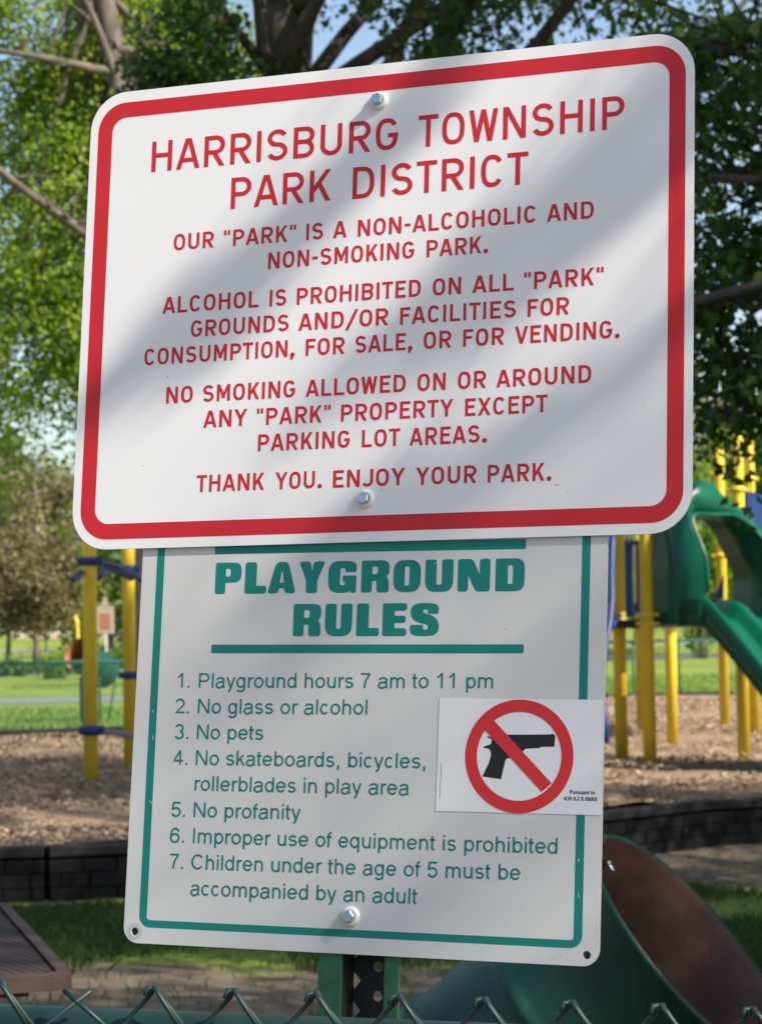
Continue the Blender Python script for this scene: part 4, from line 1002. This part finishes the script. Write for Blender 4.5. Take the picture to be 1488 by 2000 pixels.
# ------------------------------------------------------------------ picnic table
c0, c1 = at(146, 1884, 5.52), at(14, 1753, 7.05)
ed = Vector((c1.x-c0.x, c1.y-c0.y, 0)); el = ed.length; ed.normalize(); ea = Vector((-ed.y, ed.x, 0))
TZ = .735
Tm = Matrix(((ea.x, ed.x, 0, c0.x), (ea.y, ed.y, 0, c0.y), (0, 0, 1, 0), (0, 0, 0, 1)))
PT = thing('picnic_table', 'brown coated picnic table with a rounded corner at lower left', 'table', mat=Tm)
sgn = 1 if ea.x < 0 else -1
def txy(x, y): return (x*sgn, y)
wT, lT = .76, el
b = MB()
out = rrect(0, 0, wT, lT, .05, 6); inn = rrect(.035, .035, wT-.035, lT-.035, .03, 6)
if sgn < 0: out = [(-x, y) for x, y in out][::-1]; inn = [(-x, y) for x, y in inn][::-1]
n = len(out)
b.add([(x, y, TZ) for x, y in out]+[(x, y, TZ+.004) for x, y in inn]+[(x, y, TZ-.036) for x, y in out]+[(x, y, TZ-.036) for x, y in inn],
      [(i, (i+1) % n, n+(i+1) % n, n+i) for i in range(n)]+[(2*n+(i+1) % n, 2*n+i, 3*n+i, 3*n+(i+1) % n)[::1] for i in range(n)]+[(2*n+i, 2*n+(i+1) % n, (i+1) % n, i) for i in range(n)])
M_TRIM = mat('brown table rim coating', (.070, .042, .034), .6, spec=.3, var=.15, vscale=8)
b.build('rim', M_TRIM, PT, local=True)
b = MB(); b.prism(inn, TZ-.02, TZ-.004); b.build('tabletop', M_TABLE, PT, local=True)
for yy in (.28, lT-.28):
    b = MB(); X = lambda x: x*sgn
    b.box((X(wT/2), yy, TZ-.06), (wT-.16, .05, .05)); b.box((X(wT/2), yy, .36), (.09, .05, .66)); b.box((X(wT/2), yy, .03), (wT+.7, .06, .06))
    b.box((X(wT/2), yy, .40), (wT+.75, .05, .05))
    b.build('leg', M_TRIM, PT, local=True)
for xx in (wT+.16,):
    b = MB(); b.bbox(((xx+.13)*sgn, lT/2, .445), (.26, lT, .04), .012); b.build('bench', M_TABLE, PT, local=True)

# ------------------------------------------------------------------ tilted drum trash barrels
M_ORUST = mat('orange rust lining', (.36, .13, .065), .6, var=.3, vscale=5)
def drum(label, rim_c, nrm, lining=None):
    nrm = Vector(nrm).normalized(); rim_c = Vector(rim_c)
    R_ = nrm.to_track_quat('Z', 'Y').to_matrix().to_4x4(); M = Matrix.Translation(rim_c) @ R_
    D = thing('trash_barrel', label, 'barrel', mat=Matrix.Translation((rim_c.x, rim_c.y, 0)), group='tilted drum trash barrels')
    r_ = .29; Ln = .86
    b = MB()
    b.lathe([(r_-.002, -.004), (r_+.006, 0), (r_+.010, -.006), (r_+.008, -.013), (r_, -.018), (r_, -.26), (r_+.004, -.275), (r_+.012, -.285), (r_+.012, -.295), (r_+.004, -.305), (r_, -.32), (r_, -.54), (r_+.004, -.555), (r_+.012, -.565), (r_+.012, -.575), (r_+.004, -.585), (r_, -.60), (r_, -Ln+.02), (r_+.006, -Ln+.01), (r_-.01, -Ln), (0, -Ln+.005)], M, 64)
    b.build('shell', M_DRUM, D)
    b = MB(); b.lathe([(r_-.003, -.003), (r_-.008, -.02), (r_-.008, -.26), (r_+.002, -.29), (r_-.008, -.32), (r_-.008, -.54), (r_+.002, -.57), (r_-.008, -.60), (r_-.008, -Ln+.03), (0, -Ln+.03)][::-1], M, 64)
    b.build('lining', lining or M_RUST, D)
    # bolt through the wall near the rim
    return D, M, r_, Ln
tc_ = at(1353, 1845, 4.86)
D, M, r_, Ln = drum('near dark green tilted drum with a rusty brown inside, at lower right', tc_, (.708, -.296, .641))
pt_ = None
inv = M.inverted()
rayd = (at(1184, 1682, 5)-Vector((0, 0, EYE))).normalized(); o_l = inv @ Vector((0, 0, EYE)); d_l = (inv.to_3x3() @ rayd)
aa = d_l.x**2+d_l.y**2; bb = 2*(o_l.x*d_l.x+o_l.y*d_l.y); cc = o_l.x**2+o_l.y**2-(r_-.008)**2; disc = max(0, bb*bb-4*aa*cc)
far = o_l+d_l*((-bb+math.sqrt(disc))/(2*aa))
b = MB(); n_in = Vector((-far.x, -far.y, 0)).normalized()
b.tube([M @ (far-n_in*.012), M @ (far+n_in*.030)], .0045, 10); b.tube([M @ (far+n_in*.002), M @ (far+n_in*.010)], .0085, 6)
b.build('bolt', M_ZINC, D)
def stand(D, M, Ln, base):
    for s_ in (-.22, .22):
        b = MB(); q = M @ Vector((s_, -.24, -Ln*.55)); b.tube([q, (q.x, q.y+.02, base)], .022, 10)
        q2 = M @ Vector((s_, .0, -Ln-.005)); b.tube([q2, (q2.x*.5+q.x*.5, q2.y*.5+q.y*.5, max(base+.02, .02))], .018, 8)
        b.build('stand_leg', M_DRUM, D)
stand(D, M, Ln, 0)
D2, M2, _, _ = drum('far green tilted drum with its orange brown inside lit, behind the yellow post', at(152, 1276, 40), (-.50, -.76, .42), M_ORUST); stand(D2, M2, Ln, 0)

# ------------------------------------------------------------------ retaining wall of the playground bed
WL = [(-9.5, 13.05), (-2.0, 13.5), (.3, 14.3), (2.2, 16.2), (5.5, 17.6), (11, 19.5)]
def along(pl):
    o = []; 
    for (x0, y0), (x1, y1) in zip(pl, pl[1:]): o.append((Vector((x0, y0, 0)), Vector((x1-x0, y1-y0, 0))))
    return o
RW = thing('retaining_wall', 'low charcoal block wall holding up the near side of the mulch bed', 'wall', (-2, 13.5, 0))
random.seed(9)
bl = MB(); cp = MB(); HB = .082
for p0, d in along(WL):
    L_ = d.length; dn = d.normalized(); nn = Vector((dn.y, -dn.x, 0)); ang = math.atan2(dn.y, dn.x); Rz = Matrix.Rotation(ang, 3, 'Z')
    for c in range(3):
        s_ = -.1*(c % 2)
        while s_ < L_:
            w_ = random.choice((.17, .20, .23)); a, e = max(0, s_), min(L_, s_+w_-.006)
            if e-a > .03:
                q = p0+dn*(a+e)/2+nn*(.07+random.uniform(-.012, .012)-.012*c)
                bl.bbox((q.x, q.y, HB*c+HB/2-.01+.003), (e-a+.002, .17, HB-.003), .008, Rz)
            s_ += w_
    s_ = 0
    while s_ < L_:
        w_ = random.uniform(1.7, 2.3); a, e = s_, min(L_, s_+w_-.008)
        q = p0+dn*(a+e)/2+nn*.055
        cp.bbox((q.x, q.y, .285), (e-a, .15, .062), .008, Rz); s_ += w_
bl.build('blocks', M_WALL, RW); cp.build('timber_cap', M_TBR, RW)
EG = thing('bed_edging', 'black edging strip along the far side of the mulch bed', 'edging', (0, 30, 0))
b = MB()
far_edge = BED[5:]+[BED[0]]
for (x0, y0), (x1, y1) in zip(far_edge, far_edge[1:]):
    d = Vector((x1-x0, y1-y0, 0)); Rz = Matrix.Rotation(math.atan2(d.y, d.x), 3, 'Z'); zc = mz((x0+x1)/2, (y0+y1)/2)
    n_ = max(1, int(d.length/3))
    for i in range(n_):
        t_ = (i+.5)/n_; x, y = x0+d.x*t_, y0+d.y*t_; z = mz(x, y)
        b.bbox((x, y, (z+.07)/2), (d.length/n_-.01, .12, z+.07), .01, Rz)
b.build('edging_strip', M_TBR, EG)

# ------------------------------------------------------------------ playground structure with the double slide
PS = thing('play_structure', 'yellow posted play structure with a green double slide at right', 'playground equipment', (2.9, 22, 0))
UPV = Vector((0, 0, 1))
def ypost(parent, x, y, top, rings=(), r_=.057):
    b = MB(); z = mz(x, y)-.05
    b.tube([(x, y, z), (x, y, top-.05), (x, y, top-.02), (x, y, top)], [r_, r_, r_*.85, r_*.4], 20)
    o = b.build('post', M_YEL, parent)
    for rz in rings:
        k = MB(); k.lathe([(r_, -.022), (r_+.016, -.018), (r_+.016, .018), (r_, .022)], Matrix.Translation((x, y, rz)), 20)
        for s_ in (-1, 1): k.box((x+s_*(r_+.025), y-.01, rz), (.035, .03, .03))
        k.build('collar', M_YEL, o)
    return o
def zat(py, px, Y): return at(px, py, Y).z
Ax = {'A': (at(1214, 1480, 19.97).x, 19.97), 'B': (at(1269, 1487, 19.5).x, 19.5), 'C': (at(1313, 1453, 22.3).x, 22.3), 'D': (at(1254, 1433, 24.46).x, 24.46), 'E': (at(1415, 1427, 25.2).x, 25.2), 'F': (at(1452, 1477, 20.25).x, 20.25), 'G': (at(1474, 1438, 23.9).x, 23.9)}
tops = {'A': 2.9, 'B': 3.25, 'C': 1.7, 'D': 2.6, 'E': zat(876, 1400, 25.2), 'F': zat(845, 1440, 20.25), 'G': zat(850, 1466, 23.9)}
rings = {'B': (zat(1201, 1266, 19.5), zat(1218, 1266, 19.5)), 'E': (zat(923, 1400, 25.2), zat(1085, 1404, 25.2)), 'F': (zat(956, 1442, 20.25), zat(1000, 1443, 20.25)), 'G': (zat(935, 1466, 23.9),), 'A': (zat(1215, 1211, 19.97),)}
for k, (x, y) in Ax.items(): ypost(PS, x, y, tops[k], rings.get(k, ()))
DZ = 1.605
B_, F_ = Vector((*Ax['B'], 0)), Vector((*Ax['F'], 0))
cdir = (F_-B_).normalized(); ddir = Vector((cdir.y, -cdir.x, 0))
def P2(s_, u_, z): return B_+ddir*s_+cdir*u_+Vector((0, 0, z))
b = MB()
poly = [tuple(P2(s_, u_, 0)[:2]) for s_, u_ in ((0, 0), (0, 1.18), (-1.2, 1.18), (-1.2, 0))]
b.prism(poly, DZ-.075, DZ); b.build('deck', M_DECK, PS)
b = MB(); b.prism([(2.15, 23.6), (2.95, 23.4), (4.0, 23.9), (3.9, 25.2), (2.75, 24.6)], 1.70, 1.785); b.build('deck', M_DECK, PS)
# rail between the tall posts
b = MB(); b.tube([(Ax['E'][0], Ax['E'][1], zat(923, 1400, 25.2)), (Ax['F'][0], Ax['F'][1], zat(924, 1440, 20.25))], .02, 8); b.build('rail', M_YEL, PS)
# blue barrier panels
def bpanel(p0, p1, z0, z1, slats, parent=PS, top_curve=0.0):
    p0, p1 = Vector(p0), Vector(p1); d = p1-p0; L_ = d.length; dn = d.normalized(); Rz = Matrix.Rotation(math.atan2(dn.y, dn.x), 3, 'Z')
    b = MB()
    for z in (z0, z1): q = (p0+p1)/2; b.bbox((q.x, q.y, z), (L_, .05, .05), .01, Rz)
    for i in range(slats):
        q = p0+d*((i+.5)/slats); b.bbox((q.x, q.y, (z0+z1)/2), (L_/slats*.62, .035, z1-z0), .008, Rz)
    return b.build('barrier', M_BLUE, parent)
bpanel((Ax['A'][0]+.06, 22.6, 0), (2.68, 22.0, 0), 1.66, 2.36, 5)
b = MB(); q0, q1 = at(1454, 960, 21.6), at(1600, 975, 23.5)
b.prism([(0, 0), ((q1-q0).length, 0), ((q1-q0).length, .56), (.0, .56)], -.02, .02, Matrix.Translation((q0.x, q0.y, q0.z-.56)) @ Matrix.Rotation(math.atan2(q1.y-q0.y, q1.x-q0.x), 4, 'Z') @ Matrix.Rotation(rad(90), 4, 'X'))
b.build('barrier', M_BLUE, PS)
b = MB()                                                     # dark steps up to the next deck, seen through the hood
q0 = at(1405, 1175, 23.2); b.prism([(q0.x-.1, 23.0), (q0.x+.35, 23.0), (q0.x+.35, 23.5), (q0.x-.1, 23.5)], 1.62, 1.80); b.build('step', M_DECK, PS)
b = MB(); q = at(1393, 1170, 22.9); b.add([q, at(1412, 1170, 22.9), at(1414, 1120, 22.9)], [(0, 1, 2)]); b.add([v+Vector((0, .03, 0)) for v in (q, at(1412, 1170, 22.9), at(1414, 1120, 22.9))], [(2, 1, 0)])
b.add([q, at(1414, 1120, 22.9), at(1414, 1120, 22.9)+Vector((0, .03, 0)), q+Vector((0, .03, 0))], [(0, 1, 2, 3)]); b.build('gusset', M_BLUE, PS)
# blue climber arching down on the left of the deck
b = MB(); px_ = [(1197, 1020), (1195, 1060), (1193, 1120), (1194, 1170), (1190, 1215), (1183, 1250), (1172, 1330), (1178, 1400), (1184, 1450)]
b.tube([at(x, y, 19.4-.1*i) for i, (x, y) in enumerate(px_)], .030, 10)
b.tube([at(x-9, y, 19.7-.1*i) for i, (x, y) in enumerate(px_)], .026, 10)
for i in (1, 3, 5, 7): b.tube([at(px_[i][0], px_[i][1], 19.4-.1*i), at(px_[i][0]-28, px_[i][1]+8, 19.9-.1*i)], .018, 8)
b.tube([at(1209, 1203, 19.85), at(1182, 1238, 19.2)], .028, 8)
b.build('climber', M_BLUE, PS)

# double slide: hood and chute
SLD = MB()
HW = (F_-B_).length-.14
U0 = .07
outer = [(0, -.05), (0, .35), (0, .62), (-.005, .86), (.02, 1.04), (.09, 1.13), (.20, 1.17), (.33, 1.13), (.45, 1.05), (.56, .985), (.70, .93), (.83, .83), (.92, .66), (HW, .42), (HW, .2), (HW, -.05)]
inner = [(.03, -.05), (.03, .35), (.03, .60), (.028, .76), (.035, .83), (.07, .875), (.14, .885), (.28, .88), (.42, .885), (.55, .885), (.68, .84), (.79, .75), (.88, .60), (HW-.03, .40), (HW-.03, .2), (HW-.03, -.05)]
def sm_poly(P_, n=3):
    o = []
    for i in range(len(P_)-1):
        p0, p1, p2, p3 = [Vector(P_[min(max(j, 0), len(P_)-1)]) for j in (i-1, i, i+1, i+2)]
        for k in range(n):
            t_ = k/n; o.append(tuple(.5*((2*p1)+(p2-p0)*t_+(2*p0-5*p1+4*p2-p3)*t_*t_+(3*p1-p0-3*p2+p3)*t_**3)))
    return o+[P_[-1]]
outer, inner = sm_poly(outer), sm_poly(inner)
def sfront(z):
    k = min(1, max(0, (z-.42)/.5)); return .60-.17*k*k*(3-2*k)
N = len(outer)
vs = []; fs = []
for (prof, kind) in ((outer, 0), (outer, 1), (inner, 1), (inner, 0)):
    for (u_, z) in prof:
        s_ = (.0 if kind == 0 else sfront(z)); vs.append(P2(s_, U0+u_, DZ+z))
for a, c in ((0, 1), (1, 2), (2, 3), (3, 0)):
    for i in range(N-1): fs.append((a*N+i, a*N+i+1, c*N+i+1, c*N+i))
SL = thing('x', None, None); bpy.data.objects.remove(SL)
hood = SLD.add(vs, fs, True).build('slide_hood', M_SLIDE, PS)
rim = MB(); rim.tube([P2(sfront(z)+.006, U0+u_, DZ+z) for (u_, z) in inner[2:]], .020, 8); rim.build('rim', M_SLIDE, hood)
# chute: cross section swept down
W_ = HW
cs = [(.0, -.06), (.0, .17), (.015, .20), (.045, .20), (.065, .17), (.085, .03), (.12, .0), (.36, .0), (.395, .03), (.42, .12), (.45, .145), (.49, .145), (.52, .12), (.545, .03), (.58, .0), (W_-.12, .0), (W_-.085, .03), (W_-.065, .17), (W_-.045, .20), (W_-.015, .20), (W_, .17), (W_, -.06)]
path = [(.30, 0), (.50, 0), (.60, -.035), (.72, -.13), (1.0, -.39), (1.4, -.78), (1.7, -1.04), (1.9, -1.16), (2.1, -1.21), (2.5, -1.23), (2.65, -1.27)]
path = sm_poly(path, 3)
vs = []; n = len(cs); fs = []
for (s_, z) in path:
    for (u_, h_) in cs: vs.append(P2(s_, U0+u_, DZ+z+h_))
for i in range(len(path)-1):
    for j in range(n): fs.append((i*n+j, i*n+(j+1) % n, (i+1)*n+(j+1) % n, (i+1)*n+j))
fs.append([j for j in range(n)][::-1]); fs.append([(len(path)-1)*n+j for j in range(n)])
ch = MB().add(vs, fs, True)
cho = ch.build('slide_chute', M_SLIDE, PS)
b = MB()
for u_ in (.2, .75): q = P2(2.25, U0+u_, 0); b = MB(); b.tube([(q.x, q.y, .2), (q.x, q.y, DZ-1.22)], .03, 10); b.build('slide_leg', M_YEL, PS)

# ------------------------------------------------------------------ yellow climbing posts with blue fittings at left
CF = thing('climbing_frame', 'two yellow climbing posts with blue clamps and crossing blue bars at left', 'playground equipment', (-2.3, 19, 0))
pa = at(179, 1531, 18.4); pb_ = at(255, 1497, 20.4)
po1 = ypost(CF, pa.x, pa.y, 2.75, (), .0575); po2 = ypost(CF, pb_.x, pb_.y, 2.75, (), .0575)
def clamp(parent, x, y, z, hgt=.07):
    k = MB(); r_ = .0575
    k.lathe([(r_, -hgt/2), (r_+.014, -hgt/2+.005), (r_+.014, hgt/2-.005), (r_, hgt/2)], Matrix.Translation((x, y, z)), 20)
    k.bbox((x+r_+.03, y-.01, z), (.05, .05, hgt*.9), .006); k.bbox((x-r_-.02, y-.01, z), (.035, .05, hgt*.9), .006)
    k.build('clamp', M_BLUE, parent)
z1 = zat(1097, 176, 18.4); z2 = zat(1112, 250, 20.4); z3 = zat(1427, 180, 18.4); z4 = zat(1319, 253, 20.4)
clamp(po1, pa.x, pa.y, z1); clamp(po1, pa.x, pa.y, z3, .08); clamp(po2, pb_.x, pb_.y, z2); clamp(po2, pb_.x, pb_.y, z4, .065)
def flat_bar(pts, name='bar', wz=.034, wy=.05):
    b = MB()
    for p0, p1 in zip(pts, pts[1:]):
        d = p1-p0; Q = d.normalized().to_track_quat('X', 'Z').to_matrix(); b.bbox((p0+p1)/2, (d.length+.01, wy, wz), .008, Q)
    b.build(name, M_BLUE, CF)
flat_bar([at(192, 1096, 18.4), at(222, 1103, 18.7), at(258, 1120, 19.1), at(276, 1133, 19.3), at(330, 1165, 19.9)])
flat_bar([at(196, 1100, 18.5), at(228, 1116, 18.8), at(258, 1131, 19.0)])
flat_bar([at(246, 1108, 20.3), at(215, 1104, 20.0), at(190, 1125, 19.6), at(143, 1134, 19.0)][:2]+[at(196, 1126, 19.6)])
flat_bar([at(163, 1118, 18.3), at(143, 1134, 18.0)], wz=.03)
flat_bar([at(240, 1104, 20.3), at(216, 1114, 20.0), at(192, 1130, 19.6)], wz=.03)
flat_bar([at(196, 1428, 18.45), at(228, 1432, 19.4), at(262, 1438, 20.2)], wz=.05)

# ------------------------------------------------------------------ small far things
IB = thing('notice_board', 'tan notice board with a faded red panel on a thin pole', 'sign', (at(206, 1211, 80).x, 80, 0))
c = at(206, 1211, 80); w_, h_ = .62, .98
b = MB(); b.bbox((c.x, 80, c.z), (w_, .05, h_), .02); b.prism([(-.14, 0), (.14, 0), (.05, .28), (0, .36), (-.05, .28)], -.02, .02, Matrix.Translation((c.x, 80, c.z+h_/2)) @ Matrix.Rotation(rad(90), 4, 'X')); b.build('board', M_TAN, IB)
b = MB(); b.box((c.x, 79.968, c.z-.05), (.36, .01, .56)); b.build('notice', M_RUSTP, IB)
b = MB(); b.tube([(c.x+.02, 80.03, 0), (c.x, 80.03, c.z)], .055, 8); b.build('pole', M_GREY, IB)
HX = at(214, 1200, 118).x
HS = thing('house', 'low house with a grey roof far behind the left edge of the signs', 'house', (HX+7, 118, 0))
b = MB(); b.box((HX+7.4, 121, 1.5), (14, 6, 3.0)); b.build('wall', M_HWALL, HS)
b = MB(); b.add([(HX-.2, 117.4, 2.9), (HX+15, 117.4, 2.9), (HX+15, 124.6, 2.9), (HX-.2, 124.6, 2.9), (HX+.6, 121, 4.5), (HX+14.2, 121, 4.5)], [(0, 1, 5, 4), (2, 3, 4, 5), (1, 2, 5), (3, 0, 4), (3, 2, 1, 0)]); b.build('roof', M_ROOF, HS)
M_WIN = mat('dark window glass', (.05, .06, .07), .1)
for k in range(3):
    b = MB(); b.box((HX+2.6+k*4, 117.98, 1.7), (1.3, .05, 1.1)); b.build('window', M_WIN, HS)
PWX0, PWX1 = at(15, 1235, 205).x, at(330, 1235, 205).x
PW = thing('block_wall', 'long low pinkish block wall far across the lawn at left', 'wall', ((PWX0+PWX1)/2, 205, 1.25))
b = MB(); b.box(((PWX0+PWX1)/2, 205, 1.5), (PWX1-PWX0, .3, .75)); b.build('wall', M_PINK, PW)
SHX = at(125, 1228, 140).x
SH = thing('picnic_shelter', 'open picnic shelter with a thin flat roof far across the lawn', 'shelter', (SHX, 140, 0))
b = MB(); q0, q1 = at(84, 1221, 140), at(190, 1231, 140); b.add([(q0.x, 138.5, q0.z+.12), (q1.x, 138.5, q1.z+.12), (q1.x, 142, q1.z+.3), (q0.x, 142, q0.z+.3), (q0.x, 138.5, q0.z-.06), (q1.x, 138.5, q1.z-.06), (q1.x, 142, q1.z+.1), (q0.x, 142, q0.z+.1)], [(0, 1, 2, 3), (7, 6, 5, 4), (0, 4, 5, 1), (1, 5, 6, 2), (2, 6, 7, 3), (3, 7, 4, 0)]); b.build('roof', M_TAN, SH)
for k in range(4):
    b = MB(); x = q0.x+.2+(q1.x-q0.x-.4)*k/3; b.box((x, 140, q1.z/2), (.12, .12, q1.z)); b.build('post', M_GREY, SH)
c = at(151, 1220, 70)
YP = thing('yellow_pole', 'thin bent yellow pole far behind the drum', 'marker', (c.x, 70, 0))  # a plain yellow pole, its use unknown
b = MB(); b.tube([(c.x+.02, 70, 0), (c.x+.02, 70, zat(1236, 152, 70)), (c.x+.01, 70, zat(1216, 151, 70)), (c.x-.06, 70, zat(1202, 148, 70))], .045, 8); b.build('pole', M_YEL, YP)
